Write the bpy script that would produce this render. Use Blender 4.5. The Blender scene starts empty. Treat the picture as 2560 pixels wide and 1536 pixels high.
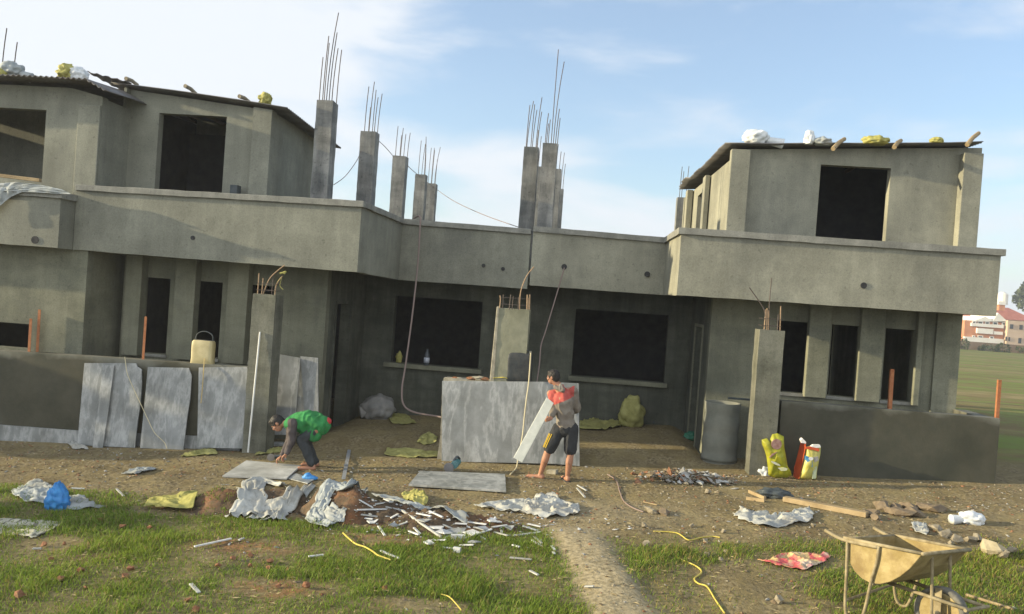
import bpy, bmesh, math, random
import numpy as np
from mathutils import Vector, Matrix, noise

# ------------------------------------------------------------------ camera, sky, sun
sc = bpy.context.scene
COL = sc.collection
F0 = 2047.0; CXP = 1280.0; CYP = 768.0
YAW = math.radians(5.16); PITCH = math.radians(-.753); ROLL = math.radians(4.1); EYE = 2.5
fw = Vector((-math.sin(YAW)*math.cos(PITCH), math.cos(YAW)*math.cos(PITCH), math.sin(PITCH)))
r0 = Vector((math.cos(YAW), math.sin(YAW), 0)); u0 = r0.cross(fw)
rt = r0*math.cos(ROLL) + u0*math.sin(ROLL); up = u0*math.cos(ROLL) - r0*math.sin(ROLL)
cam = bpy.data.cameras.new('camera'); cam.sensor_width = 36; cam.lens = 36*F0/2560
cam.clip_start = .1; cam.clip_end = 3000
co = bpy.data.objects.new('camera', cam); COL.objects.link(co)
M = Matrix((rt, up, -fw)).transposed().to_4x4(); M.translation = (0, 0, EYE); co.matrix_world = M
sc.camera = co
sc.view_settings.view_transform = 'Standard'; sc.view_settings.look = 'None'
sc.view_settings.gamma = 1; sc.view_settings.exposure = 0.95

SUN_EL = math.radians(12.5); SUN_G = math.radians(7.5)
w = bpy.data.worlds.new('World'); sc.world = w; w.use_nodes = True
nt = w.node_tree; nt.nodes.clear(); N = nt.nodes.new; L = nt.links.new
out = N('ShaderNodeOutputWorld'); bg = N('ShaderNodeBackground'); L(bg.outputs[0], out.inputs[0])
sky = N('ShaderNodeTexSky'); sky.sky_type = 'NISHITA'; sky.sun_disc = False
sky.sun_elevation = SUN_EL; sky.sun_rotation = math.radians(262.5); sky.dust_density = 1.2; sky.ozone_density = 2.5
tc = N('ShaderNodeTexCoord')
mp = N('ShaderNodeMapping'); mp.inputs['Scale'].default_value = (1.5, 1.5, 5.0); mp.inputs['Rotation'].default_value = (0, .12, .3)
L(tc.outputs['Generated'], mp.inputs[0])
nz = N('ShaderNodeTexNoise'); nz.inputs['Scale'].default_value = 2.6; nz.inputs['Detail'].default_value = 9; nz.inputs['Roughness'].default_value = .52; nz.inputs['Distortion'].default_value = .25
L(mp.outputs[0], nz.inputs['Vector'])
def math_node(op, a, b=None, clamp=False):
    m = N('ShaderNodeMath'); m.operation = op; m.use_clamp = clamp
    for i, v in enumerate((a, b)):
        if v is None: continue
        if isinstance(v, (int, float)): m.inputs[i].default_value = v
        else: L(v, m.inputs[i])
    return m.outputs[0]
dl = N('ShaderNodeVectorMath'); dl.operation = 'DOT_PRODUCT'; L(tc.outputs['Generated'], dl.inputs[0]); dl.inputs[1].default_value = (-.82, .50, .28)
cover = math_node('MAXIMUM', math_node('MULTIPLY', math_node('SUBTRACT', dl.outputs['Value'], .70), 1.9), -.06)
sep = N('ShaderNodeSeparateXYZ'); L(tc.outputs['Generated'], sep.inputs[0])
rear = math_node('MULTIPLY', sep.outputs['Y'], -1.0, True)   # extra bright cloud added unseen behind the viewer to lift the shade
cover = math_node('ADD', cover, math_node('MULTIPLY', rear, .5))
low = math_node('MULTIPLY', math_node('SUBTRACT', .20, sep.outputs['Z']), 1.5, True)
a1 = math_node('ADD', math_node('ADD', nz.outputs['Fac'], cover), low)
rampc = N('ShaderNodeValToRGB'); rampc.color_ramp.elements[0].position = .40; rampc.color_ramp.elements[1].position = .72
rampc.color_ramp.elements[0].color = (.18, .18, .18, 1); rampc.color_ramp.elements[1].color = (1, 1, 1, 1); rampc.color_ramp.interpolation = 'EASE'
L(a1, rampc.inputs[0])
mixc = N('ShaderNodeMix'); mixc.data_type = 'RGBA'
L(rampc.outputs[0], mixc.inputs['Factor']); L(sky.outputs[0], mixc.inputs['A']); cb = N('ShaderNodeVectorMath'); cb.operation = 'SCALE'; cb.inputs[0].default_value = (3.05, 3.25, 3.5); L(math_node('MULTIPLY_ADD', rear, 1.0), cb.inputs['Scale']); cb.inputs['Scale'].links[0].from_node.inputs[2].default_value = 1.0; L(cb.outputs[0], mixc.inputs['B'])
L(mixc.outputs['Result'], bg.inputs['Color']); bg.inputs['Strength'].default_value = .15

sl = bpy.data.lights.new('sun', 'SUN'); sl.energy = 5.0; sl.angle = math.radians(.6); sl.color = (1, .86, .58)
so = bpy.data.objects.new('sun', sl); COL.objects.link(so)
sd = Vector((math.cos(SUN_G)*math.cos(SUN_EL), math.sin(SUN_G)*math.cos(SUN_EL), -math.sin(SUN_EL)))
so.rotation_euler = sd.to_track_quat('-Z', 'Y').to_euler(); so.location = (-20, -3, 12)

# ------------------------------------------------------------------ helpers
K = 1.035
def ray(x, y): return fw + rt*((x*K-CXP)/F0) - up*((y*K-CYP)/F0)
def P(x, y, Y):
    d = ray(x, y); return Vector((0, 0, EYE)) + d*(Y/d.y)
def PZ(x, y, Z):
    d = ray(x, y); return Vector((0, 0, EYE)) + d*((Z-EYE)/d.z)
def sstep(a, b, x):
    t = min(1, max(0, (x-a)/(b-a))); return t*t*(3-2*t)
def base_h(X, Y):
    h = .08 + .046*max(-11, min(8, X))
    h *= 1-sstep(18, 45, Y)
    h += .13*sstep(12.3, 13.2, Y)*sstep(-4.5, -4.0, X)*(1-sstep(1.7, 2.1, X))*(1-sstep(16, 18, Y))
    return h
HEAPS = []   # (x, y, rx, ry, h)
def rough(X, Y):
    if X < -12 or X > 9 or Y < 3 or Y > 16: return 0
    n = .030*noise.noise((X*.9, Y*.9, 3.1)) + .016*noise.noise((X*3.1, Y*3.1, 7)) + .007*noise.noise((X*9, Y*9, 1))
    return n*(1-.6*sstep(11.3, 11.9, Y))
def path_d(X, Y):   # distance from the beaten ridge path
    cx = .03 + (8.6-Y)*.20 if Y < 8.8 else 0
    return abs(X-cx)
def terrain(X, Y):
    h = base_h(X, Y) + rough(X, Y)
    if Y < 9: h += .05*(1-sstep(.12, .36, path_d(X, Y)))*(1-sstep(8.3, 8.9, Y))
    return h
def heap(X, Y):
    h = 0
    for (cx, cy, rx, ry, hh) in HEAPS:
        r = math.sqrt(((X-cx)/rx)**2+((Y-cy)/ry)**2)
        if r < 1: h = max(h, hh*(1-r*r)**1.2*(1+.35*noise.noise((X*4, Y*4, 2))))
    return h
def top(X, Y): return terrain(X, Y)+heap(X, Y)
def G(x, y, dz=0):
    z = 0; p = None
    for _ in range(10):
        p = PZ(x, y, z+dz); z = terrain(p.x, p.y)
    return Vector((p.x, p.y, z+dz))

class MB:
    def __init__(s): s.v = []; s.f = []
    def add(s, vs, fs):
        o = len(s.v); s.v += [tuple(v) for v in vs]; s.f += [tuple(i+o for i in f) for f in fs]; return s
    def box(s, x0, y0, z0, x1, y1, z1):
        return s.add([(x0,y0,z0),(x1,y0,z0),(x1,y1,z0),(x0,y1,z0),(x0,y0,z1),(x1,y0,z1),(x1,y1,z1),(x0,y1,z1)],
                     [(0,3,2,1),(4,5,6,7),(0,1,5,4),(1,2,6,5),(2,3,7,6),(3,0,4,7)])
    def obox(s, c, ax, ay, az):
        c = Vector(c); ax = Vector(ax); ay = Vector(ay); az = Vector(az); vs = []
        for k in (-1, 1):
            for (i, j) in ((-1,-1),(1,-1),(1,1),(-1,1)): vs.append(c+ax*i+ay*j+az*k)
        return s.add(vs, [(0,3,2,1),(4,5,6,7),(0,1,5,4),(1,2,6,5),(2,3,7,6),(3,0,4,7)])
    def hexa(s, lo, hi):
        return s.add(list(lo)+list(hi), [(0,3,2,1),(4,5,6,7),(0,1,5,4),(1,2,6,5),(2,3,7,6),(3,0,4,7)])
    def tube(s, pts, r, n=6, r2=None, caps=True):
        pts = [Vector(p) for p in pts]; m = len(pts); rings = []
        t0 = (pts[1]-pts[0]).normalized(); a = t0.orthogonal().normalized()
        for i, p in enumerate(pts):
            t = (pts[min(i+1, m-1)]-pts[max(i-1, 0)]).normalized()
            a = (a-t*a.dot(t)).normalized(); b = t.cross(a)
            rr = r if r2 is None else r+(r2-r)*i/(m-1)
            rings.append([p+(a*math.cos(2*math.pi*k/n)+b*math.sin(2*math.pi*k/n))*rr for k in range(n)])
        vs = [q for R in rings for q in R]; fs = []
        for i in range(m-1):
            for k in range(n):
                k2 = (k+1) % n; fs.append((i*n+k, i*n+k2, (i+1)*n+k2, (i+1)*n+k))
        if caps: fs += [tuple(range(n))[::-1], tuple((m-1)*n+k for k in range(n))]
        return s.add(vs, fs)
    def poly(s, pts, d):   # extrude a polygon by vector d
        pts = [Vector(p) for p in pts]; d = Vector(d); n = len(pts)
        fs = [tuple(range(n))[::-1], tuple(range(n, 2*n))]+[(i, (i+1) % n, (i+1) % n+n, i+n) for i in range(n)]
        return s.add(pts+[p+d for p in pts], fs)
    def wall(s, f, us, vs_, holes, t, topf=None):
        """grid wall: f(u, v, w) -> xyz; holes = (u0,u1,v0,v1)"""
        us = sorted(set(list(us)+[h[0] for h in holes]+[h[1] for h in holes]))
        vs_ = sorted(set(list(vs_)+[h[2] for h in holes]+[h[3] for h in holes]))
        nu, nv = len(us)-1, len(vs_)-1
        sol = lambda i, j: 0 <= i < nu and 0 <= j < nv and not any(h[0]-1e-6 <= us[i] and us[i+1] <= h[1]+1e-6 and h[2]-1e-6 <= vs_[j] and vs_[j+1] <= h[3]+1e-6 for h in holes)
        idx = {}
        def V(i, j, k):
            if (i, j, k) not in idx:
                v = vs_[j]
                if topf and j == nv: v = topf(us[i])
                idx[(i, j, k)] = len(s.v); s.v.append(tuple(f(us[i], v, t*k)))
            return idx[(i, j, k)]
        for i in range(nu):
            for j in range(nv):
                if not sol(i, j): continue
                s.f.append((V(i,j,0), V(i+1,j,0), V(i+1,j+1,0), V(i,j+1,0)))
                s.f.append((V(i,j,1), V(i,j+1,1), V(i+1,j+1,1), V(i+1,j,1)))
                if not sol(i-1, j): s.f.append((V(i,j,0), V(i,j+1,0), V(i,j+1,1), V(i,j,1)))
                if not sol(i+1, j): s.f.append((V(i+1,j,0), V(i+1,j,1), V(i+1,j+1,1), V(i+1,j+1,0)))
                if not sol(i, j-1): s.f.append((V(i,j,0), V(i,j,1), V(i+1,j,1), V(i+1,j,0)))
                if not sol(i, j+1): s.f.append((V(i,j+1,0), V(i+1,j+1,0), V(i+1,j+1,1), V(i,j+1,1)))
        return s
    def ribbon(s, pts, outw, inw):
        dn = []
        for p0, p1 in zip(pts, pts[1:]):
            L_ = math.hypot(p1[0]-p0[0], p1[1]-p0[1]); k_ = max(1, int(L_/.16))
            for i in range(k_):
                t_ = i/k_; q = [p0[j]+(p1[j]-p0[j])*t_ for j in range(4)]
                if i:
                    q[3] += .007*noise.noise((q[0]*2.3, q[1]*2.3, q[3]*5))+.004*noise.noise((q[0]*9, q[1]*9, 1)); q[2] += .010*noise.noise((q[0]*2.1, q[1]*2.1, 8))+.005*noise.noise((q[0]*11, q[1]*11, 3))
                dn.append(tuple(q))
        dn.append(tuple(pts[-1])); pts = dn
        """polyline wall; pts=(x,y,zb,zt); out = left-hand offset outw, inner offset inw"""
        n = len(pts); rows = []
        for i in range(n):
            p = Vector(pts[i][:2])
            def nrm(a, b):
                d = (Vector(b[:2])-Vector(a[:2])).normalized(); return Vector((d.y, -d.x))
            if i == 0: m = nrm(pts[0], pts[1])
            elif i == n-1: m = nrm(pts[-2], pts[-1])
            else:
                a, b = nrm(pts[i-1], pts[i]), nrm(pts[i], pts[i+1]); m = (a+b)/(1+a.dot(b))
            o = p+m*outw; q = p-m*inw; zb, zt = pts[i][2:]
            rows.append([(o.x,o.y,zb),(q.x,q.y,zb),(q.x,q.y,zt),(o.x,o.y,zt)])
        vs = [v for r in rows for v in r]; fs = [(0,1,2,3), tuple(4*(n-1)+k for k in (3,2,1,0))]
        for i in range(n-1):
            for k in range(4): fs.append((4*i+k, 4*(i+1)+k, 4*(i+1)+(k+1) % 4, 4*i+(k+1) % 4))
        return s.add(vs, fs)
    def build(s, name, mat, parent=None, smooth=False, bevel=0, base=False, rough=0):
        me = bpy.data.meshes.new(name)
        off = Vector((0, 0, 0))
        if base:
            a = np.array(s.v); off = Vector(((a[:,0].min()+a[:,0].max())/2, (a[:,1].min()+a[:,1].max())/2, a[:,2].min()))
        me.from_pydata([tuple(Vector(v)-off) for v in s.v], [], s.f)
        bm = bmesh.new(); bm.from_mesh(me); bmesh.ops.recalc_face_normals(bm, faces=bm.faces)
        if rough:
            for _ in range(6):
                es = [e for e in bm.edges if e.calc_length() > .14]
                if not es: break
                bmesh.ops.subdivide_edges(bm, edges=es, cuts=1, use_grid_fill=True)
            bm.normal_update()
            for v in bm.verts:
                p = v.co+off; v.co += v.normal*rough*(noise.noise(p*2.6)+.8*noise.noise(p*9)-.9*max(0, noise.noise(p*5)-.25)*(1.6 if len(v.link_faces) and max(v.normal.dot(f.normal) for f in v.link_faces) < .95 else .3))
        bm.to_mesh(me); bm.free()
        if smooth: me.polygons.foreach_set('use_smooth', [True]*len(me.polygons))
        if rough: me.polygons.foreach_set('use_smooth', [True]*len(me.polygons)); me.set_sharp_from_angle(angle=math.radians(40))
        me.materials.append(mat)
        o = bpy.data.objects.new(name, me); COL.objects.link(o); o.location = off
        if parent is not None:
            o.parent = parent
            if not base: o.location = -world_loc(parent)
            else: o.location = off-world_loc(parent)
        if bevel:
            b = o.modifiers.new('bevel', 'BEVEL'); b.width = bevel; b.segments = 2; b.limit_method = 'ANGLE'
        return o
def world_loc(o):
    l = Vector(o.location)
    while o.parent: o = o.parent; l += Vector(o.location)
    return l
def tag(o, label=None, cat=None, group=None, kind=None):
    if cat and not kind: kind = 'thing'
    if label: o['label'] = label
    if cat: o['category'] = cat
    if group: o['group'] = group
    if kind: o['kind'] = kind
    return o
def empty(name, loc, label, cat, group=None):
    o = bpy.data.objects.new(name, None); COL.objects.link(o); o.location = loc; o.empty_display_size = .2
    return tag(o, label, cat, group)
def spline(pts, k=8):
    pts = [Vector(p) for p in pts]; q = [pts[0]]+pts+[pts[-1]]; r = []
    for i in range(1, len(q)-2):
        a, b, c, d = q[i-1:i+3]
        for j in range(k):
            t = j/k; r.append(.5*((2*b)+(c-a)*t+(2*a-5*b+4*c-d)*t*t+(3*b-a-3*c+d)*t**3))
    r.append(pts[-1]); return r

# ------------------------------------------------------------------ materials
def mat(name, c1, c2=None, scale=3, rough=.9, bump=.15, bscale=40, c3=None, metal=0, stretch=(1,1,1), lo=.35, hi=.65, trans=0, alpha=1, spec=.3, detail=6):
    m = bpy.data.materials.new(name); m.use_nodes = True; t = m.node_tree; nd = t.nodes; b = nd['Principled BSDF']
    b.inputs['Roughness'].default_value = rough; b.inputs['Metallic'].default_value = metal; b.inputs['Specular IOR Level'].default_value = spec
    b.inputs['Base Color'].default_value = (*c1, 1)
    tcn = nd.new('ShaderNodeTexCoord'); mpn = nd.new('ShaderNodeMapping'); t.links.new(tcn.outputs['Object'], mpn.inputs[0])
    mpn.inputs['Scale'].default_value = stretch
    col = None
    if c2:
        n = nd.new('ShaderNodeTexNoise'); n.inputs['Scale'].default_value = scale; n.inputs['Detail'].default_value = detail; n.inputs['Roughness'].default_value = .6
        t.links.new(mpn.outputs[0], n.inputs['Vector'])
        r = nd.new('ShaderNodeValToRGB'); r.color_ramp.elements[0].position = lo; r.color_ramp.elements[1].position = hi
        r.color_ramp.elements[0].color = (*c1, 1); r.color_ramp.elements[1].color = (*c2, 1)
        t.links.new(n.outputs['Fac'], r.inputs[0]); col = r.outputs[0]
        if c3:
            n2 = nd.new('ShaderNodeTexNoise'); n2.inputs['Scale'].default_value = scale*.35; n2.inputs['Detail'].default_value = 8; n2.inputs['Roughness'].default_value = .7
            t.links.new(mpn.outputs[0], n2.inputs['Vector'])
            r2 = nd.new('ShaderNodeValToRGB'); r2.color_ramp.elements[0].position = .5; r2.color_ramp.elements[1].position = .72
            r2.color_ramp.elements[0].color = (0,0,0,1); r2.color_ramp.elements[1].color = (1,1,1,1)
            t.links.new(n2.outputs['Fac'], r2.inputs[0])
            mx = nd.new('ShaderNodeMix'); mx.data_type = 'RGBA'; t.links.new(r2.outputs[0], mx.inputs['Factor']); t.links.new(col, mx.inputs['A']); mx.inputs['B'].default_value = (*c3, 1)
            col = mx.outputs['Result']
        t.links.new(col, b.inputs['Base Color'])
    if bump:
        nb = nd.new('ShaderNodeTexNoise'); nb.inputs['Scale'].default_value = bscale; nb.inputs['Detail'].default_value = 5
        t.links.new(tcn.outputs['Object'], nb.inputs['Vector'])
        bn = nd.new('ShaderNodeBump'); bn.inputs['Strength'].default_value = bump; bn.inputs['Distance'].default_value = .006
        t.links.new(nb.outputs['Fac'], bn.inputs['Height']); t.links.new(bn.outputs[0], b.inputs['Normal'])
    if trans:
        ts = nd.new('ShaderNodeBsdfTranslucent'); ms = nd.new('ShaderNodeMixShader'); ms.inputs[0].default_value = trans
        if col: t.links.new(col, ts.inputs[0])
        else: ts.inputs[0].default_value = (*c1, 1)
        o = nd['Material Output']; t.links.new(b.outputs[0], ms.inputs[1]); t.links.new(ts.outputs[0], ms.inputs[2]); t.links.new(ms.outputs[0], o.inputs[0])
    if alpha < 1: b.inputs['Alpha'].default_value = alpha
    return m
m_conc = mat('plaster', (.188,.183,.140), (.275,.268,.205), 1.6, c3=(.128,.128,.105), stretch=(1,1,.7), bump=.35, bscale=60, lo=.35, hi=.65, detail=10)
m_pill = mat('pillar_concrete', (.10,.10,.072), (.155,.152,.118), 2.5, c3=(.11,.112,.085), bump=.35, bscale=40)
def weather(m, streak=.075, spots=.25):
    t = m.node_tree; nd = t.nodes; b = nd['Principled BSDF']; src = b.inputs['Base Color'].links[0].from_socket; tcn = nd.new('ShaderNodeTexCoord'); cur = src
    for (scl, det, p0, c0, p1, c1) in (((5, 5, .55), 6, .40, 1-streak, .60, 1+streak*.6), ((.7, .7, 3.2), 4, .42, 1-streak*.7, .58, 1+streak*.4), ((16, 16, 16), 3, .30, 1-spots, .38, 1), ((55, 55, 55), 2, .34, .88, .62, 1.08)):
        mp_ = nd.new('ShaderNodeMapping'); mp_.inputs['Scale'].default_value = scl; t.links.new(tcn.outputs['Object'], mp_.inputs[0])
        n = nd.new('ShaderNodeTexNoise'); n.inputs['Scale'].default_value = 1; n.inputs['Detail'].default_value = det; n.inputs['Roughness'].default_value = .65; t.links.new(mp_.outputs[0], n.inputs['Vector'])
        r = nd.new('ShaderNodeMapRange'); r.inputs[1].default_value = p0; r.inputs[2].default_value = p1; r.inputs[3].default_value = c0; r.inputs[4].default_value = c1; t.links.new(n.outputs['Fac'], r.inputs[0])
        sc_ = nd.new('ShaderNodeVectorMath'); sc_.operation = 'SCALE'; t.links.new(cur, sc_.inputs[0]); t.links.new(r.outputs[0], sc_.inputs['Scale']); cur = sc_.outputs[0]
    t.links.new(cur, b.inputs['Base Color'])
weather(m_conc); weather(m_pill, .2)
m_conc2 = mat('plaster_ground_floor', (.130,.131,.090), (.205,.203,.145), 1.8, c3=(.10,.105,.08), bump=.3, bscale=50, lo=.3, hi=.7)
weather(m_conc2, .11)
m_coping = mat('coping_plaster', (.17,.168,.145), (.25,.246,.21), 4, bump=.25)
m_col = mat('cast_concrete', (.115,.12,.115), (.25,.243,.22), 3.2, c3=(.20,.20,.185), bump=.35, bscale=30, stretch=(1,1,.6))
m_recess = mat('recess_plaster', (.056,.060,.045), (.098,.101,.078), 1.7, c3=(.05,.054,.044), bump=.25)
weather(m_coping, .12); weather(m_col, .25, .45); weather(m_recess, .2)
m_dark = mat('darkened_interior', (.022,.023,.025), (.042,.041,.040), 5, bump=.2)  # near-black base paints the darkness of rooms and openings into the colour
m_marble = mat('marble', (.205,.215,.208), (.30,.308,.30), 2.2, rough=.45, c3=(.14,.155,.15), stretch=(2.4,2.4,.5), bump=.03, lo=.3, hi=.75, detail=9)
def veins(m, colr, sc_=1.6, rot=(0, .5, 0), amt=.8):
    t = m.node_tree; nd = t.nodes; b = nd['Principled BSDF']; src = b.inputs['Base Color'].links[0].from_socket
    tcn = nd.new('ShaderNodeTexCoord'); oi = nd.new('ShaderNodeObjectInfo'); va = nd.new('ShaderNodeVectorMath'); va.operation = 'ADD'
    t.links.new(tcn.outputs['Object'], va.inputs[0]); t.links.new(oi.outputs['Location'], va.inputs[1])
    mp_ = nd.new('ShaderNodeMapping'); mp_.inputs['Scale'].default_value = (2.6, 2.6, .8); mp_.inputs['Rotation'].default_value = rot
    t.links.new(va.outputs[0], mp_.inputs[0])
    n = nd.new('ShaderNodeTexNoise'); n.inputs['Scale'].default_value = sc_; n.inputs['Detail'].default_value = 9; n.inputs['Roughness'].default_value = .62; n.inputs['Distortion'].default_value = .15
    t.links.new(mp_.outputs[0], n.inputs['Vector'])
    r = nd.new('ShaderNodeValToRGB'); e = r.color_ramp.elements; e[0].position = .44; e[0].color = (0,0,0,1); e[1].position = .50; e[1].color = (amt,amt,amt,1); e2 = e.new(.56); e2.color = (0,0,0,1)
    t.links.new(n.outputs['Fac'], r.inputs[0])
    mx_ = nd.new('ShaderNodeMix'); mx_.data_type = 'RGBA'; t.links.new(r.outputs[0], mx_.inputs['Factor']); t.links.new(src, mx_.inputs['A']); mx_.inputs['B'].default_value = (*colr, 1)
    n2 = nd.new('ShaderNodeTexNoise'); n2.inputs['Scale'].default_value = 2.3; n2.inputs['Detail'].default_value = 8; n2.inputs['Roughness'].default_value = .7; t.links.new(va.outputs[0], n2.inputs['Vector'])
    r2 = nd.new('ShaderNodeValToRGB'); e = r2.color_ramp.elements; e[0].position = .36; e[0].color = (.66,.655,.63,1); e[1].position = .70; e[1].color = (1.08,1.08,1.08,1); t.links.new(n2.outputs['Fac'], r2.inputs[0])
    mu = nd.new('ShaderNodeMix'); mu.data_type = 'RGBA'; mu.blend_type = 'MULTIPLY'; mu.inputs['Factor'].default_value = 1
    t.links.new(mx_.outputs['Result'], mu.inputs['A']); t.links.new(r2.outputs[0], mu.inputs['B']); t.links.new(mu.outputs['Result'], b.inputs['Base Color'])
veins(m_marble, (.42,.425,.41), 1.5, amt=.7); 
m_marble_w = mat('pale_marble', (.38,.38,.355), (.50,.50,.47), 5, rough=.5, bump=.04)
veins(m_marble_w, (.34,.345,.33), 2, amt=.5)
m_offcut = mat('marble_offcut', (.42,.42,.41), (.66,.66,.63), 9, rough=.5, bump=.05)
m_rebar = mat('rebar_steel', (.055,.05,.05), (.10,.075,.06), 30, rough=.7, metal=.3, bump=.2)
m_roof = mat('old_corrugated_steel', (.12,.115,.11), (.21,.20,.19), 3, rough=.6, metal=.35, bump=.05, c3=(.15,.11,.08))
m_rust = mat('rusty_angle_iron', (.24,.085,.035), (.33,.14,.06), 20, rough=.85, bump=.2)
m_wood = mat('weathered_wood', (.22,.16,.085), (.33,.25,.14), 6, stretch=(1,1,1), bump=.2)
m_yel = mat('yellow_woven_plastic', (.32,.30,.08), (.46,.43,.14), 12, rough=.6, bump=.3, bscale=90, trans=.25)
m_yel2 = mat('dusty_yellow_plastic', (.26,.25,.08), (.38,.36,.13), 9, rough=.75, bump=.3, bscale=60, trans=.15)
m_sheet = mat('white_plastic_sheet', (.36,.365,.33), (.52,.52,.475), 5, c3=(.30,.27,.21), rough=.6, bump=.25, bscale=25, trans=.2, spec=.25)
m_sheetb = mat('bluish_plastic_sheet', (.30,.325,.32), (.43,.455,.44), 5, c3=(.26,.24,.19), rough=.6, bump=.25, bscale=25, trans=.2, spec=.25)
m_sackw = mat('white_sack', (.50,.52,.52), (.66,.67,.65), 8, rough=.7, bump=.3)
m_bluep = mat('blue_plastic', (.03,.16,.42), (.06,.26,.55), 14, rough=.45, bump=.3)
m_soil = mat('dug_soil', (.045,.032,.02), (.12,.08,.045), 9, bump=1, bscale=45, c3=(.20,.085,.035))
m_brick = mat('brick_fragment', (.16,.07,.035), (.30,.145,.07), 22, bump=.6, c3=(.14,.10,.06))
m_stone = mat('stone_chip', (.15,.125,.085), (.33,.285,.20), 12, bump=.6, c3=(.12,.10,.065))
m_clod = mat('mud_clod', (.12,.09,.06), (.20,.155,.10), 8, bump=.5)
m_skin = mat('skin', (.30,.145,.085), (.36,.18,.11), 10, rough=.55, bump=.05)
m_hair = mat('hair', (.012,.010,.009), (.03,.026,.022), 60, rough=.6, bump=.5, bscale=120)
m_black = mat('black_cloth', (.022,.023,.024), (.035,.036,.037), 10, bump=.3)
m_hose = mat('dusty_hose', (.20,.15,.13), rough=.7, bump=0)
m_rope = mat('yellow_rope', (.40,.32,.05), (.50,.42,.11), 30, bump=.3)
m_cable = mat('cream_cable', (.50,.44,.28), rough=.7, bump=0)
m_rubber = mat('rubber', (.03,.03,.03), (.09,.085,.075), 20, rough=.85, bump=.2)
m_dull = mat('dark_dusty_plastic', (.035,.045,.05), (.075,.085,.085), 6, rough=.55, bump=.15)

# ------------------------------------------------------------------ ground
def poly_y(x, tab):
    for (a, b), (c, d) in zip(tab, tab[1:]):
        if x <= c: return b+(d-b)*max(0, (x-a))/(c-a)
    return tab[-1][1]
EDGE = [(-12, 9.3), (-6.7, 9.3), (-4.4, 9.2), (-3.6, 8.75), (-2.3, 8.35), (-.9, 8.45), (0, 8.7), (1.2, 8.6), (2.6, 8.6), (3.6, 8.7), (4.6, 9.1), (9, 9.4)]
def grass_d(X, Y):
    if X > 6.3 and Y > 12.5: return 0
    if X < -12.5 or Y < 2.5 or X > 9: return .8 if Y < 9 else 0
    e = poly_y(X, EDGE)+.45*noise.noise((X*1.3, Y*1.3, 5))
    g = 1-sstep(e-.35, e+.15, Y)
    g *= sstep(.16, .40, path_d(X, Y)) if Y < 8.9 else 1
    n = noise.noise((X*.9, Y*1.1, 11)); n2 = noise.noise((X*2.7, Y*2.7, 4))
    if X > path_x(Y): 
        g *= .14+.86*sstep(-.34, .22, n+.5*n2+.35*sstep(2.0, 3.2, X)*(1-sstep(7.2, 8.2, Y)))
        d = math.hypot((X-1.25)/.75, (Y-6.9)/1.0)
        g *= .25+.75*sstep(.6, 1.2, d)
    else:
        g *= .42+.52*sstep(-.30, .16, n+.6*n2)
        for (cx, cy, rx, ry) in ((-3.1, 7.4, .85, .45), (-1.75, 7.95, .5, .25), (-2.35, 6.5, .7, .3), (-4.9, 7.3, .5, .3), (-1.1, 6.3, .5, .22), (-4.4, 8.6, .6, .2)):
            g *= .15+.85*sstep(.5, 1.1, math.hypot((X-cx)/rx, (Y-cy)/ry))
    return max(0, g)
def path_x(Y): return .03+(8.6-Y)*.20
def lin(a, b, st):
    n = max(1, int(round((b-a)/st))); return [a+(b-a)*i/n for i in range(n)]
xs = [-900, -400, -180, -90, -50, -30, -20, -15, -12]+lin(-11, 8, .075)[0:]+[8, 9, 10, 11.5, 13, 15, 18, 22, 28, 36, 48, 64, 90, 130, 200, 400, 900]
ys = [-60, -25, -10, -4, 0, 2, 3.5, 4.3]+lin(5, 13, .06)+lin(13, 17, .25)+[17, 19, 22, 25, 28, 32, 36, 40, 45, 50, 56, 62, 70, 80, 95, 110, 130, 160, 220, 400, 1200]
vs = []; cols = []
for y in ys:
    for x in xs:
        vs.append((x, y, terrain(x, y)))
        g = grass_d(x, y); pth = 0; red = 0; fld = 0
        if y < 9.2: pth = (1-sstep(.15, .45, path_d(x, y)))*(1-sstep(8.6, 9.1, y))
        if -5.2 < x < 0 and 5 < y < 9:
            for (cx, cy, rx, ry) in ((-3.1, 7.55, .8, .35), (-1.9, 7.95, .7, .35), (-3.4, 8.5, 1.1, .35), (-2.35, 6.5, .5, .3), (-4.2, 7.2, .6, .4)):
                red = max(red, .5*(1-sstep(.3, 1.1, math.hypot((x-cx)/rx, (y-cy)/ry))))
        dust = (1-sstep(.2, 1, math.hypot((x-.3)/1.6, (y-9.5)/.9)))
        if x > 5.9 and y > 13.0 or y > 22: fld = sstep(13, 14.5, y)
        cols.append((g, max(pth, .0), red, 1)); cols[-1] = (g, pth, red, fld if fld else 0)
        if dust > 0 and not fld: cols[-1] = (g, max(pth, .55*dust), red, 0)
nx, ny = len(xs), len(ys)
fs = [(j*nx+i, j*nx+i+1, (j+1)*nx+i+1, (j+1)*nx+i) for j in range(ny-1) for i in range(nx-1)]
me = bpy.data.meshes.new('ground'); me.from_pydata(vs, [], fs)
ca = me.color_attributes.new('zone', 'FLOAT_COLOR', 'POINT'); ca.data.foreach_set('color', [c for q in cols for c in q])
me.polygons.foreach_set('use_smooth', [True]*len(me.polygons))
gm = bpy.data.materials.new('ground'); gm.use_nodes = True; t = gm.node_tree; nd = t.nodes; b = nd['Principled BSDF']; b.inputs['Roughness'].default_value = .95; b.inputs['Specular IOR Level'].default_value = .1
LK = t.links.new
tco = nd.new('ShaderNodeTexCoord'); at = nd.new('ShaderNodeAttribute'); at.attribute_name = 'zone'
sp = nd.new('ShaderNodeSeparateColor'); LK(at.outputs['Color'], sp.inputs[0])
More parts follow.
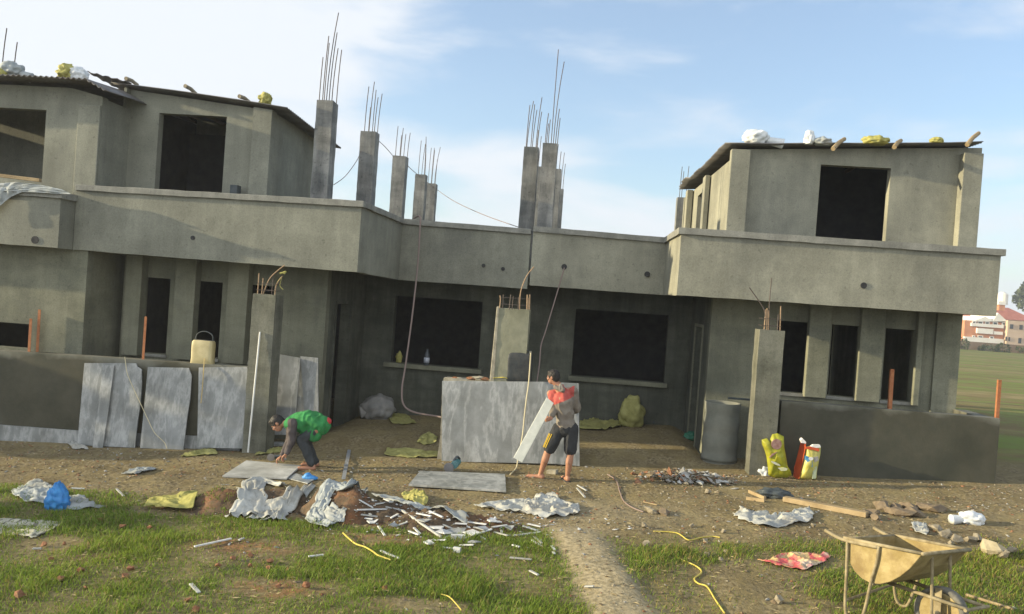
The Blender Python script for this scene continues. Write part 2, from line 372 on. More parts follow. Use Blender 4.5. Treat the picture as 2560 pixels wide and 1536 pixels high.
def nzn(scale, detail=6, stretch=None, rough_=.6):
    n = nd.new('ShaderNodeTexNoise'); n.inputs['Scale'].default_value = scale; n.inputs['Detail'].default_value = detail; n.inputs['Roughness'].default_value = rough_
    if stretch:
        q = nd.new('ShaderNodeMapping'); q.inputs['Scale'].default_value = stretch; LK(tco.outputs['Object'], q.inputs[0]); LK(q.outputs[0], n.inputs['Vector'])
    else: LK(tco.outputs['Object'], n.inputs['Vector'])
    return n.outputs['Fac']
def rmp(fac, p0, c0, p1, c1):
    r = nd.new('ShaderNodeValToRGB'); e = r.color_ramp.elements; e[0].position = p0; e[1].position = p1; e[0].color = (*c0, 1); e[1].color = (*c1, 1); LK(fac, r.inputs[0]); return r.outputs[0]
def mx(f, a, b_):
    q = nd.new('ShaderNodeMix'); q.data_type = 'RGBA'
    LK(f, q.inputs['Factor']); LK(a, q.inputs['A']); LK(b_, q.inputs['B']); return q.outputs['Result']
def mth(op, a, b_):
    q = nd.new('ShaderNodeMath'); q.operation = op; q.use_clamp = True
    for i, v in enumerate((a, b_)):
        if isinstance(v, (int, float)): q.inputs[i].default_value = v
        else: LK(v, q.inputs[i])
    return q.outputs[0]
dirt = rmp(nzn(1.3, 8), .35, (.135,.103,.050), .65, (.235,.19,.093))
grit = rmp(nzn(26, 6, (1,.55,1)), .36, (.065,.048,.027), .60, (.27,.22,.13))
dirt = mx(rmp(nzn(5, 8, (1,.5,1)), .42, (.1,.1,.1), .62, (.75,.75,.75)), dirt, grit)
pathc = rmp(nzn(22, 6), .35, (.20,.165,.095), .62, (.36,.30,.19))
redc = rmp(nzn(14, 6), .4, (.12,.055,.03), .62, (.36,.14,.05))
under = rmp(nzn(9, 6), .38, (.055,.070,.020), .62, (.16,.15,.055))
c = mx(sp.outputs['Green'], dirt, pathc)
c = mx(mth('MULTIPLY', sp.outputs['Blue'], rmp(nzn(6), .4, (0,0,0), .55, (1,1,1))), c, redc)
c = mx(mth('MULTIPLY', sp.outputs['Red'], rmp(nzn(7, 8), .36, (.35,.35,.35), .56, (1,1,1))), c, under)
field = rmp(nzn(.8, 10, (.5, 1.0, 1), .75), .42, (.15,.115,.05), .56, (.15,.19,.045))
field = mx(rmp(nzn(.22, 4, (.15, 1.2, 1)), .50, (0,0,0), .62, (.85,.85,.85)), field, rmp(nzn(1.2), .4, (.20,.15,.07), .6, (.27,.21,.10)))
c = mx(at.outputs['Alpha'], c, field)
LK(c, b.inputs['Base Color'])
bn = nd.new('ShaderNodeBump'); bn.inputs['Strength'].default_value = .9; bn.inputs['Distance'].default_value = .02
LK(nzn(18, 8), bn.inputs['Height']); LK(bn.outputs[0], b.inputs['Normal'])
me.materials.append(gm); go = bpy.data.objects.new('ground', me); COL.objects.link(go); tag(go, kind='structure')

# ------------------------------------------------------------------ houses
def rebar(parent, p, h, lean=(0, 0), r=.008, name='rebar', n=5):
    pts = [Vector(p)+Vector((lean[0]*t*t*h, lean[1]*t*t*h, h*t)) for t in (0, .25, .5, .75, 1)]
    return MB().tube(pts, r, n).build(name, m_rebar, parent)
def column(house, x0, x1, y0, y1, z0, z1, bars, name='column', mt=None, seed=0, ties=0):
    c = MB().box(x0, y0, z0, x1, y1, z1).build(name, mt or m_col, house, rough=.007)
    rr = random.Random(seed); c_ = c
    k = 0
    for (fx, fy, h, lx, ly) in bars:
        p = (x0+(x1-x0)*fx, y0+(y1-y0)*fy, z1-.02)
        rebar(c, p, h, (lx, ly)).location = (0, 0, 0); k += 1
    for i in range(ties):
        z = z1+.05+i*.12; a = .04
        t = MB().tube([(x0+a,y0+a,z),(x1-a,y0+a,z),(x1-a,y1-a,z),(x0+a,y1-a,z),(x0+a,y0+a,z)], .006, 4).build('stirrup', m_rebar, c)
        t.location = (0, 0, 0)
    return c
SIX = lambda rr, lo, hi: [(fx, fy, rr.uniform(lo, hi), rr.uniform(-.02, .05), 0) for fx in (.15, .5, .85) for fy in (.15, .85)]

def coping(par, pts, parent):
    q = [(x, y, zt-.095, zt) for (x, y, zb, zt) in pts]
    return MB().ribbon(q, .045, .16).build('coping', m_coping, parent, bevel=.008)
def parapet(pts, house):
    q = [(x, y, zb, zt-.095) for (x, y, zb, zt) in pts]
    o = MB().ribbon(q, 0, .12).build('parapet', m_conc, house)
    c = coping(o, pts, o); c.location = (0, 0, 0)
    return o
def hole_ring(parent, x, y, z, r=.035):   # drain stub on the parapet face
    o = MB().tube([(x, y-.012, z), (x, y+.01, z)], r, 12).build('drain_hole', m_dark, parent)
    return o
def corrugated(fl, fr, br, bl, along='x', pitch=.09, amp=.014, nu=90, nv=14, ragged=.0, seed=0):
    fl, fr, br, bl = map(Vector, (fl, fr, br, bl)); mb = MB(); rr = random.Random(seed)
    vs = []
    lx = (fr-fl).length; ly = (bl-fl).length
    if along == 'x': nu, nv = 14, int(ly/pitch*6)
    else: nu, nv = int(lx/pitch*6), 14
    je = [rr.uniform(0, ragged) for _ in range(60)]
    for j in range(nv+1):
        v = j/nv
        for i in range(nu+1):
            u = i/nu
            uu = u
            if ragged and u in (0, 1): uu = u+(je[int(v*ly/.75) % 60]*(1 if u == 0 else -1))/lx
            p = fl*(1-uu)*(1-v)+fr*uu*(1-v)+br*uu*v+bl*(1-uu)*v
            s_ = (v*ly if along == 'x' else u*lx)/pitch*2*math.pi
            sag = .03*noise.noise((p.x*.8, p.y*.8, seed))
            vs.append(p+Vector((0, 0, amp*math.sin(s_)+sag)))
    fs = [(j*(nu+1)+i, j*(nu+1)+i+1, (j+1)*(nu+1)+i+1, (j+1)*(nu+1)+i) for j in range(nv) for i in range(nu)]
    mb.add(vs, fs); return mb
def solid(o, t=.006):
    s = o.modifiers.new('solid', 'SOLIDIFY'); s.thickness = t; s.offset = 0; return o

WX = lambda y0: (lambda u, v, w_: (u, y0+w_, v))
WYr = lambda x0: (lambda u, v, w_: (x0+w_, u, v))

# ---- middle-left house
LH = empty('unfinished_house', (-4.8, 13.2, 0), 'grey unfinished house left of centre with balcony and row of rebar topped columns', 'house', 'attached unfinished houses')
LP = [(-8.15, 12.3, 2.74, 3.77), (-3.53, 12.3, 2.70, 3.79), (-3.39, 14.5, 2.65, 3.75), (-1.065, 14.5, 2.65, 3.71)]
pl = parapet(LP, LH)
hp = P(466, 575, 12.3); hole_ring(pl, hp.x, hp.y, hp.z).location = (0,0,0)
MB().box(-8.1, 12.43, 2.73, -3.7, 21, 2.86).box(-3.7, 14.63, 2.73, -1.05, 21, 2.86).build('floor_slab', m_conc2, LH)
def zt(pt): return pt.z
# ground floor front wall with three narrow windows
gy = 13.2
def nwin(xa, ya, xb, yb): a = P(xa, ya, gy); b = P(xb, yb, gy); return (a.x, b.x, b.z, a.z)
wl = []
for (xa, ya, xb, yb) in ((344, 690, 400, 860), (470, 703, 526, 868), (592, 712, 650, 875)): wl.append(nwin(xa, ya, xb, yb))
zb = min(h[2] for h in wl)
wl = [(h[0], h[1], zb+.02, 2.38) for h in wl]
cl = P(784, 800, gy).x
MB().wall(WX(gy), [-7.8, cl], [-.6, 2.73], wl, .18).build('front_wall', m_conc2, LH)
for h in wl: MB().box(h[0]-.02, gy-.035, h[2]-.05, h[1]+.02, gy+.1, h[2]-.003).build('window_sill', m_coping, LH)
for i, (xa, xb) in enumerate(((298, 337), (418, 468), (546, 596))):
    a = P(xa, 740, gy-.2).x; b_ = P(xb, 740, gy-.2).x
    MB().box(a, gy-.2, zb-.02, b_, gy-.002, 2.73).build('fin', m_conc2, LH, bevel=.01)
# side wall of the recess with a doorway, back wall with a window
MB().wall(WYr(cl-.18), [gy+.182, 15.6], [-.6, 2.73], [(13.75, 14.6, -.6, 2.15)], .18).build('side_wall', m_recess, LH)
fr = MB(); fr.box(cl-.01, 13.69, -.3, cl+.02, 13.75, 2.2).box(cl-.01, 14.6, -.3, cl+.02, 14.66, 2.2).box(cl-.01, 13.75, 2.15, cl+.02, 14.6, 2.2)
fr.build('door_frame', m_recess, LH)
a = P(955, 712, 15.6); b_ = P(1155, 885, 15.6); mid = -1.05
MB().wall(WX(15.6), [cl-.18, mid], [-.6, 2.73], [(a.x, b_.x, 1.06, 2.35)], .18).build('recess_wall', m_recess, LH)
MB().box(a.x-.12, 15.5, .97, b_.x+.08, 15.7, 1.055).build('window_sill', m_conc2, LH, bevel=.006)
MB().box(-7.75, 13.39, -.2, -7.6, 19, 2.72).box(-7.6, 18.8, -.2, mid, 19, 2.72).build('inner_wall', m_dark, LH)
# upper room
uy = 13.2
uw = (P(385, 272, uy).x, P(548, 283, uy).x, 3.86, 5.15)
xL, xR = -7.96, -5.39
rfl, rfr = P(262, 196, 13.0), P(700, 262, 13.0)
rbr = P(830, 358, 15.85)
rz = lambda x: rfl.z+(rfr.z-rfl.z)*(x-rfl.x)/(rfr.x-rfl.x)-.05
MB().wall(WX(uy), [xL, -7.3, -6.5, xR], [2.86, 5.16], [uw], .15, rz).build('upper_front_wall', m_conc, LH)
MB().wall(WYr(xR-.15), [uy+.152, 15.6], [2.86, 5.2], [], .15, lambda u: rz(xR)-.02).build('upper_side_wall', m_conc, LH)
MB().wall(WX(15.45), [xL, xR-.152], [2.86, 5.1], [], .15, lambda u: rz(u)).build('upper_back_wall', m_conc, LH)
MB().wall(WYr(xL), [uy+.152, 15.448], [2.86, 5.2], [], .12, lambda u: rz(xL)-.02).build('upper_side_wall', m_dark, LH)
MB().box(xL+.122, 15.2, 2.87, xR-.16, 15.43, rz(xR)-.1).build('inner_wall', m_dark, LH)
pa = P(610, 300, uy-.1).x; pb = P(655, 300, uy-.1).x
MB().hexa([(pa,uy-.1,2.87),(pb,uy-.1,2.87),(pb,uy-.002,2.87),(pa,uy-.002,2.87)], [(pa,uy-.1,rz(pa)),(pb,uy-.1,rz(pb)),(pb,uy-.002,rz(pb)),(pa,uy-.002,rz(pa))]).build('pilaster', m_conc, LH)
pa = P(301, 300, uy-.12).x
MB().hexa([(xL+.02,uy-.12,2.87),(pa,uy-.12,2.87),(pa,uy-.002,2.87),(xL+.02,uy-.002,2.87)], [(xL+.02,uy-.12,rz(xL)),(pa,uy-.12,rz(pa)),(pa,uy-.002,rz(pa)),(xL+.02,uy-.002,rz(xL))]).build('pilaster', m_conc, LH)
rbl = Vector((rfl.x-.1, 15.85, rfl.z))
solid(corrugated(rfl, rfr, Vector((rfr.x, rbr.y, rbr.z)), rbl, 'x', seed=2, ragged=.05).build('roof_sheet', m_roof, LH, smooth=True))
for i, (px_, py_) in enumerate(((380, 212), (560, 238))):
    q = P(px_, py_+10, 12.9); q.y = 13.4; MB().tube([q, q+Vector((0, 2, 0))], .035, 8).build('rafter', m_wood, LH)
sp_ = P(580, 455, 13.2); MB().box(sp_.x-.06, 12.95, 3.72, sp_.x+.06, 13.1, sp_.z+.02).build('drain_stub', m_dull, LH)
# free standing columns with starter bars
def col_px(house, xa, xb, yt, Y, bars, seed, depth=.29, zb_=2.87, mt=None):
    a = P(xa, yt, Y); b_ = P(xb, yt, Y)
    return column(house, a.x, b_.x, Y, Y+depth, zb_, (a.z+b_.z)/2, bars, seed=seed, mt=mt)
def hbar(fx, fy, ytop, ybase, x, Y, lx=0):  # bar height from the picture
    return (fx, fy, P(x, ytop, Y).z-P(x, ybase, Y).z, lx, 0)
Y1 = 13.2
col_px(LH, 765, 805, 242, Y1, [hbar(.1,.15,134,242,785,Y1,.02), hbar(.3,.15,82,242,785,Y1,.03), hbar(.52,.2,24,242,790,Y1,.07), hbar(.68,.2,72,242,800,Y1,.05), hbar(.85,.2,110,242,800,Y1,.05), hbar(.93,.8,106,242,810,Y1,.03), hbar(.15,.85,90,242,790,Y1,.02)], 1)
col_px(LH, 871, 908, 317, 15.6, [hbar(.2,.2,205,317,880,15.6,.03), hbar(.3,.8,250,317,880,15.6,.02), hbar(.5,.2,193,317,890,15.6,.04), hbar(.56,.8,207,317,890,15.6,.02), hbar(.85,.2,230,317,900,15.6,.04), hbar(.9,.8,216,317,900,15.6,.05)], 2)
col_px(LH, 949, 980, 377, 18.3, [hbar(.15,.2,302,377,960,18.3,.02), hbar(.35,.8,320,377,960,18.3,.02), hbar(.55,.2,306,377,965,18.3,.03), hbar(.8,.2,320,377,975,18.3,.03), hbar(.95,.8,313,377,975,18.3,.05)], 3)
col_px(LH, 1003, 1028, 421, 20.9, [hbar(.25,.2,337,421,1010,20.9,.02), hbar(.45,.8,342,421,1010,20.9,.05), hbar(.9,.2,327,421,1020,20.9,-.04), hbar(.7,.8,330,421,1020,20.9,-.02)], 4)
col_px(LH, 1031, 1053, 443, 22.8, [hbar(.1,.2,355,443,1040,22.8,.02), hbar(.3,.8,352,443,1040,22.8,.02), hbar(.5,.2,360,443,1042,22.8,.02), hbar(.8,.2,352,443,1050,22.8,.09), hbar(.75,.8,380,443,1050,22.8,.02)], 5)
col_px(LH, 1266, 1301, 355, 15.8, [hbar(.12,.2,250,355,1280,15.8,.02), hbar(.12,.8,235,355,1280,15.8,.07), hbar(.45,.2,248,355,1285,15.8,.02), hbar(.5,.8,256,355,1285,15.8,.05), hbar(.8,.2,230,355,1295,15.8,.05), hbar(.85,.8,260,355,1295,15.8,.05)], 6)
col_px(LH, 1284, 1311, 402, 18.6, [hbar(.3,.3,310,402,1300,18.6,.02), hbar(.6,.3,325,402,1300,18.6,.02)], 7)

# ---- right house
RH = empty('unfinished_house', (3.9, 13.2, .3), 'grey unfinished house on the right, upper room under sheet roof', 'house', 'attached unfinished houses')
RP = [(-1.025, 14.46, 2.715, 3.76), (1.31, 14.5, 2.71, 3.715), (1.32, 12.3, 2.69, 3.69), (5.84, 12.3, 2.71, 3.67), (5.84, 21, 2.71, 3.67)]
pr = parapet(RP, RH)
hp = P(2086, 690, 12.3); hole_ring(pr, hp.x, hp.y, hp.z, .045).location = (0,0,0)
for (hx, hy, hr) in ((1363, 645, .05), (1563, 663, .05)):
    q = P(hx, hy, 14.5); hole_ring(pr, q.x, q.y-.03, q.z, hr).location = (0,0,0)
for (hx, hy) in ((1168, 642), (1215, 650)):
    q = P(hx, hy, 14.5); hole_ring(pl, q.x, q.y, q.z, .035).location = (0,0,0)
MB().box(-1.02, 14.62, 2.735, 1.5, 21, 2.86).box(1.5, 12.44, 2.735, 5.7, 21, 2.86).build('floor_slab', m_conc2, RH)
cr = P(1716, 800, gy).x; ce = 5.93-.18
wr = []
for (xa, ya, xb, yb) in ((1880, 780, 1945, 945), (2010, 790, 2068, 962), (2140, 798, 2200, 975)): wr.append(nwin(xa, ya, xb, yb))
zb = min(h[2] for h in wr)
wr = [(h[0], h[1], zb+.02, 2.42) for h in wr]
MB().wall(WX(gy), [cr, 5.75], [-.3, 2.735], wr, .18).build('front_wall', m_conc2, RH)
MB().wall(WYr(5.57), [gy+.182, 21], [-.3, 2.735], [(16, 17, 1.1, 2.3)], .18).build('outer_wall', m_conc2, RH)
for h in wr: MB().box(h[0]-.02, gy-.035, h[2]-.05, h[1]+.02, gy+.1, h[2]-.003).build('window_sill', m_coping, RH)
for i, (xa, xb) in enumerate(((1950, 2003), (2075, 2133), (2213, 2228))):
    a = P(xa, 860, gy-.12).x; b_ = P(xb, 860, gy-.12).x
    MB().box(a, gy-.12, zb-.02, b_, gy-.002, 2.735).build('fin', m_conc2, RH, bevel=.01)
a = P(2230, 860, gy-.06).x; b_ = P(2352, 860, gy-.06).x
MB().box(a+.17, gy-.06, .0, min(b_, 5.752), gy-.002, 2.735).build('pilaster', m_conc2, RH)
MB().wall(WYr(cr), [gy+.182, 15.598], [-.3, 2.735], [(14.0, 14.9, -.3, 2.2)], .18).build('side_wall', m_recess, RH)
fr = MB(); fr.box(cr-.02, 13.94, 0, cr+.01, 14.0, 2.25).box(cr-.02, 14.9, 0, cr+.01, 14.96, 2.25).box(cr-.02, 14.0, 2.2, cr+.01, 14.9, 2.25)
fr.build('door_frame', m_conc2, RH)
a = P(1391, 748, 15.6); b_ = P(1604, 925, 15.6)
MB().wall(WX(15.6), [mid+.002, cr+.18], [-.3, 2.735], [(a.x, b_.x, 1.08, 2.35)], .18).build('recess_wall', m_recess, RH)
MB().box(a.x-.05, 15.5, .99, b_.x+.05, 15.7, 1.075).build('window_sill', m_conc2, RH, bevel=.006)
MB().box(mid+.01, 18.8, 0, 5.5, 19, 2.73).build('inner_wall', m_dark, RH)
# upper room of the right house
uw = (P(1983, 398, uy).x, P(2152, 410, uy).x, 3.76, 4.90)
xl, xr_ = 2.12, 5.87
fl_, fr_ = P(1742, 347, 12.98), P(2386, 343, 12.98)
bl_ = P(1630, 456, 19.4)
rz2 = lambda x: fl_.z+(fr_.z-fl_.z)*(x-fl_.x)/(fr_.x-fl_.x)-.05
MB().wall(WX(uy), [xl, xr_], [2.87, 4.95], [uw], .15, rz2).build('upper_front_wall', m_conc, RH)
def sidetop(u): return rz2(xl)+(bl_.z-fl_.z)*(u-12.98)/6.4-.13
MB().wall(WYr(xl+.02), [uy+.152, 19.6], [2.87, 4.95], [(16.4, 17.3, 2.9, 4.85), (18.6, 19.6, 2.9, 4.85)], .13, sidetop).build('upper_side_wall', m_conc, RH)
MB().wall(WYr(xr_-.15), [uy+.152, 19.6], [2.87, 5.0], [], .15, lambda u: rz2(xr_)-.03+(bl_.z-fl_.z)*(u-12.98)/6.42).build('upper_outer_wall', m_conc, RH)
rf_ = lambda x, y: rz2(x)+(bl_.z-fl_.z)*(y-12.98)/6.42+.02
MB().wall(WX(15.2), [xl+.16, xr_-.16], [2.87, 5.0], [], .12, lambda u: rf_(u, 15.25)).build('inner_wall', m_dark, RH)  # partition added to keep light from the side openings out of the window
MB().wall(WYr(xl+.16), [13.36, 15.195], [2.87, 5.0], [], .08, lambda u: rf_(xl+.2, u)).build('inner_wall', m_dark, RH)  # lining added inside the side wall to shut out sun under the roof
MB().wall(WX(19.602), [xl, xr_], [2.87, 4.9], [], .15, lambda u: sidetop(19.6)+(u-xl)*.05).build('upper_back_wall', m_conc, RH)
a = P(1765, 400, uy-.15); b_ = P(1811, 400, uy-.15)
for (x0, x1, y0, y1, zt_) in ((a.x, b_.x, uy-.15, uy-.002, rz2(a.x)-.02), (2.03, 2.118, 15.5, 15.85, sidetop(15.6)), (2.0, 2.118, 18.0, 18.35, sidetop(18))):
    MB().box(x0, y0, 2.87, x1, y1, zt_).build('corner_column' if y0 < 14 else 'column', m_conc, RH, bevel=.008)
a = P(2328, 400, uy-.17); b_ = P(2375, 400, uy-.17)
MB().box(a.x, uy-.17, 2.87, min(b_.x, xr_), uy-.002, rz2(a.x)-.1).build('corner_column', m_conc, RH, bevel=.008)
solid(corrugated(fl_, fr_, Vector((fr_.x, 19.4, fr_.z+bl_.z-fl_.z)), bl_, 'x', seed=5, ragged=.10).build('roof_sheet', m_roof, RH, smooth=True))
for px_ in (1875, 2028, 2170, 2348):
    q = P(px_, 352, 12.75); q.z = rz2(q.x)-.005
    q.y = 13.4; MB().tube([q, q+Vector((.0, 6.0, -.1))], .035, 8).build('rafter', m_wood, RH)
col_px(RH, 1311, 1347, 346, 15.4, [hbar(.15,.2,270,346,1325,15.4,.04), hbar(.35,.2,285,346,1325,15.4,.02), hbar(.55,.3,113,346,1332,15.4,.005), hbar(.7,.2,143,346,1345,15.4,.06), hbar(.85,.2,258,346,1345,15.4,.04), hbar(.95,.8,275,346,1345,15.4,.03), hbar(.2,.8,290,346,1325,15.4,.03)], 8, mt=m_col)
col_px(RH, 1330, 1356, 408, 18.2, [hbar(.5,.2,345,408,1352,18.2,.02), hbar(.8,.3,362,408,1352,18.2,.03)], 9)
col_px(RH, 1338, 1361, 456, 21.6, [hbar(.7,.3,365,456,1358,21.6,.03), hbar(.9,.8,390,456,1358,21.6,.03)], 10)
col_px(RH, 1637, 1660, 477, 20, [hbar(.2,.2,400,477,1648,20,.02), hbar(.5,.8,408,477,1655,20,.02), hbar(.9,.2,398,477,1660,20,.02)], 11, zb_=2.7)

# ---- far-left house
FH = empty('unfinished_house', (-9.6, 12.4, -.3), 'grey plastered house cut by the left edge, its front standing slightly forward', 'house', 'attached unfinished houses')
FP = [(-13, 11.95, 2.76, 3.63), (-8.165, 11.95, 2.74, 3.60), (-8.165, 12.6, 2.74, 3.60)]
pf = parapet(FP, FH)
hp = P(85, 580, 11.95); hole_ring(pf, hp.x, hp.y, hp.z, .06).location = (0,0,0)
MB().box(-13, 12.08, 2.75, -8.30, 19, 2.87).build('floor_slab', m_conc2, FH)
fx = P(207, 700, 12.35).x
win = (-10, P(72, 800, 12.35).x, P(60, 842, 12.35).z, P(60, 783, 12.35).z)
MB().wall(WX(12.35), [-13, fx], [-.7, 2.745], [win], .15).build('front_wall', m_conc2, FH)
MB().wall(WYr(fx-.15), [12.502, 13.6], [-.7, 2.745], [], .15).build('side_wall', m_conc2, FH)
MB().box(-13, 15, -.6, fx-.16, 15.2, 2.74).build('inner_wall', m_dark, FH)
fy = 12.4
fu = P(244, 300, fy).x
uwf = (-11.5, P(110, 300, fy).x, P(90, 432, fy).z, P(90, 265, fy).z)
q0, q1, q2 = P(-30, 184, 12.0), P(205, 190, 12.0), P(246, 216, 12.0)
ft = q0.z-.03
MB().wall(WX(fy), [-13, -8.4, fu], [2.88, 5.3], [uwf], .15, lambda u: ft if u < -8.3 else q2.z-.03).build('upper_front_wall', m_conc, FH)
MB().wall(WYr(fu-.15), [fy+.152, 14.5], [2.88, 5.3], [], .15, lambda u: q2.z-.05).build('upper_side_wall', m_conc, FH)
MB().box(-13.1, 12, -.6, -13.002, 15.2, 5.3).build('outer_wall', m_dark, FH)
MB().box(-13, 14.52, 2.88, fu, 14.67, 5.36).build('upper_back_wall', m_conc, FH)
a = P(186, 300, fy-.05)
MB().box(a.x, fy-.05, 2.88, fu, fy-.002, P(200, 255, fy).z).build('corner_column', m_conc, FH, bevel=.01)
solid(corrugated((-13, 12.0, q0.z-.02), (q1.x, 12.0, q1.z), (q1.x, 15, q1.z+.15), (-13, 15, q0.z+.15), 'y', seed=9).build('roof_sheet', m_roof, FH, smooth=True))
solid(corrugated((q1.x, 12.0, q1.z), (q2.x+.05, 12.0, q2.z), (q2.x+.05, 15, q2.z+.1), (q1.x, 15, q1.z+.15), 'y', seed=9).build('roof_sheet', m_roof, FH, smooth=True))
for (xx, y0_, y1_) in ((3, 68, 190), (32, 102, 190)):
    q = P(xx, y1_, 14); rebar(FH, q, P(xx, y0_, 14).z-q.z, (.05, 0), .01)
ST = []
# loose lifted sheet between the roofs
o = MB(); a, b_, c_, d_ = P(206, 172, 12.8), P(318, 200, 12.98), P(300, 222, 13.1), P(268, 212, 13.1)
n_ = 16; vs = []; fs = []
for i in range(n_+1):
    u = i/n_
    for j in range(5):
        v = j/4; p = (a*(1-u)+b_*u)*(1-v)+(a*(1-u)+(d_*.5+c_*.5)*u)*v
        vs.append(p+Vector((0, .4*v*u, .012*math.sin(u*30))))
for i in range(n_):
    for j in range(4): fs.append((i*5+j, (i+1)*5+j, (i+1)*5+j+1, i*5+j+1))
o.add(vs, fs); tag(solid(o.build('metal_sheet', m_roof, base=True)), 'loose corrugated sheet sticking up like a wedge between the two left roofs', 'metal sheet')

# ------------------------------------------------------------------ yard walls, gate pillars, posts
def damp(name, topz):
    m = mat(name, (.042,.041,.026), (.070,.066,.045), 1.8, rough=.8, bump=.4, bscale=35, c3=(.036,.040,.028))
    t = m.node_tree; nd = t.nodes; b = nd['Principled BSDF']; src = b.inputs['Base Color'].links[0].from_socket
    tcn = nd.new('ShaderNodeTexCoord'); s = nd.new('ShaderNodeSeparateXYZ'); t.links.new(tcn.outputs['Object'], s.inputs[0])
    n = nd.new('ShaderNodeTexNoise'); n.inputs['Scale'].default_value = 2.2; n.inputs['Detail'].default_value = 7; t.links.new(tcn.outputs['Object'], n.inputs['Vector'])
    a = nd.new('ShaderNodeMath'); a.operation = 'MULTIPLY_ADD'; t.links.new(n.outputs['Fac'], a.inputs[0]); a.inputs[1].default_value = .45; t.links.new(s.outputs['Z'], a.inputs[2])
    r = nd.new('ShaderNodeMapRange'); t.links.new(a.outputs[0], r.inputs[0]); r.inputs[1].default_value = topz+.10; r.inputs[2].default_value = topz+.22
    mx_ = nd.new('ShaderNodeMix'); mx_.data_type = 'RGBA'; t.links.new(r.outputs[0], mx_.inputs['Factor']); t.links.new(src, mx_.inputs['A']); mx_.inputs['B'].default_value = (.15,.148,.118,1)
    t.links.new(mx_.outputs['Result'], b.inputs['Base Color']); return m
m_dampL = damp('damp_plaster', 1.13)
m_dampR = damp('damp_plaster', 1.30)
WYY = 12.1
o = empty('yard_wall', (-7, WYY, -.2), 'long dark damp yard wall on the left behind the marble slabs', 'wall')
def zline(xa, ya, xb, yb, Y):
    a, b_ = P(xa, ya, Y), P(xb, yb, Y); return lambda x: a.z+(b_.z-a.z)*(x-a.x)/(b_.x-a.x)
zl = zline(0, 847, 600, 887, WYY)
MB().wall(WX(WYY), [-13, -9, -5.02], [-.6, 1.1], [], .2, zl).build('wall', m_dampL, o)
MB().ribbon([(-8.42, 12.31, -.5, zl(-8.4)), (-8.42, 13.3, -.5, zl(-8.4)-.02)], .07, .07).build('divider_wall', m_dampL, o)
a = P(-20, 1022, 12.07); b_ = P(205, 1042, 12.07)
MB().hexa([(-11, 12.06, -.42), (b_.x, 12.06, -.32), (b_.x, 12.097, -.32), (-11, 12.097, -.42)], [(-11, 12.06, a.z-.05), (b_.x, 12.06, b_.z), (b_.x, 12.097, b_.z), (-11, 12.097, a.z-.05)]).build('marble_skirting', m_marble, o)
b2 = P(600, 1060, 12.07)
MB().hexa([(b_.x+.01, 12.06, -.32), (-5.1, 12.06, -.25), (-5.1, 12.097, -.25), (b_.x+.01, 12.097, -.32)], [(b_.x+.01, 12.06, b_.z), (-5.1, 12.06, b2.z), (-5.1, 12.097, b2.z), (b_.x+.01, 12.097, b_.z)]).build('marble_skirting', m_marble, o)
o = empty('yard_wall', (4.4, WYY, .3), 'dark damp yard wall on the right below the three slit windows', 'wall')
zr = zline(1880, 968, 2415, 1012, WYY)
xe = P(2416, 1012, WYY).x
MB().wall(WX(WYY), [2.9, xe], [-.2, 1.3], [], .2, zr).build('wall', m_dampR, o)
MB().wall(WYr(xe-.2), [WYY+.202, 13.1], [-.2, 1.3], [], .2, lambda u: zr(xe)-.01).build('side_return', m_dampR, o)
# centre wall with rough plastered end
o = empty('yard_wall', (-1, 12.1, 0), 'low yard wall in the centre hidden behind the largest marble slab', 'wall')
a = P(1076, 914, 12.1); b_ = P(1392, 930, 12.1)
m_rough = mat('rough_plaster', (.20,.18,.13), (.36,.33,.25), 9, bump=.7, bscale=25)
MB().box(a.x-.03, 12.1, -.3, b_.x-.02, 12.42, a.z).build('wall', m_rough, o, rough=.022)
def pillar(x0, x1, Yf, Yb, z0, z1, mt, label, bars, lit=None):
    e = empty('gate_pillar', ((x0+x1)/2, (Yf+Yb)/2, z0), label, 'pillar')
    s = MB().box(x0, Yf, z0-.2, x1, Yb, z1).build('shaft', mt, e, rough=.008)
    for pts, r in bars: MB().tube(spline(pts, 5), r, 5).build('rebar', m_rebar if r < .0085 else m_rebarr, s).location = (0,0,0)
    a = .035
    for k in range(2):
        z = z1+.06+.10*k
        MB().tube([(x0+a,Yf+a,z),(x1-a,Yf+a,z),(x1-a,Yb-a,z),(x0+a,Yb-a,z),(x0+a,Yf+a,z)], .005, 4).build('stirrup', m_rebar, s).location = (0,0,0)
    return e
m_rebarr = mat('rusty_starter_bar', (.22,.15,.09), (.30,.21,.13), 30, rough=.8, bump=.2)
PY = 11.92
a = P(610, 709, PY); b_ = P(666, 711, PY)
q = lambda x, y, Y=PY+.1: P(x, y, Y)
pillar(a.x, b_.x, PY, PY+.34, -.12, a.z, m_pill, 'bare concrete gate pillar left of centre with a bent bar on top', [
    ([q(622,715), q(624,690), q(626,660)], .009), ([q(632,715), q(636,672)], .009), ([q(634,715), q(650,676), q(670,655), q(688,641)], .009), ([q(656,715), q(660,672)], .007), ([q(664,715), q(668,688), q(682,668)], .009)])
o = MB().tube(spline([q(670,682), q(680,670), q(676,690), q(684,700)]), .006, 5); o.tube(spline([q(676,661), q(684,659), q(690,657), q(686,662)]), .014, 6)
tag(o.build('tape', m_yel, base=True), 'yellow tape knotted to the bent bar above the left gate pillar', 'tape')
a = P(1203, 744, 12.13); b_ = P(1279, 748, 12.13)
m_pc = mat('mossy_concrete', (.17,.17,.115), (.25,.245,.17), 4, bump=.5, bscale=28, c3=(.13,.135,.09))
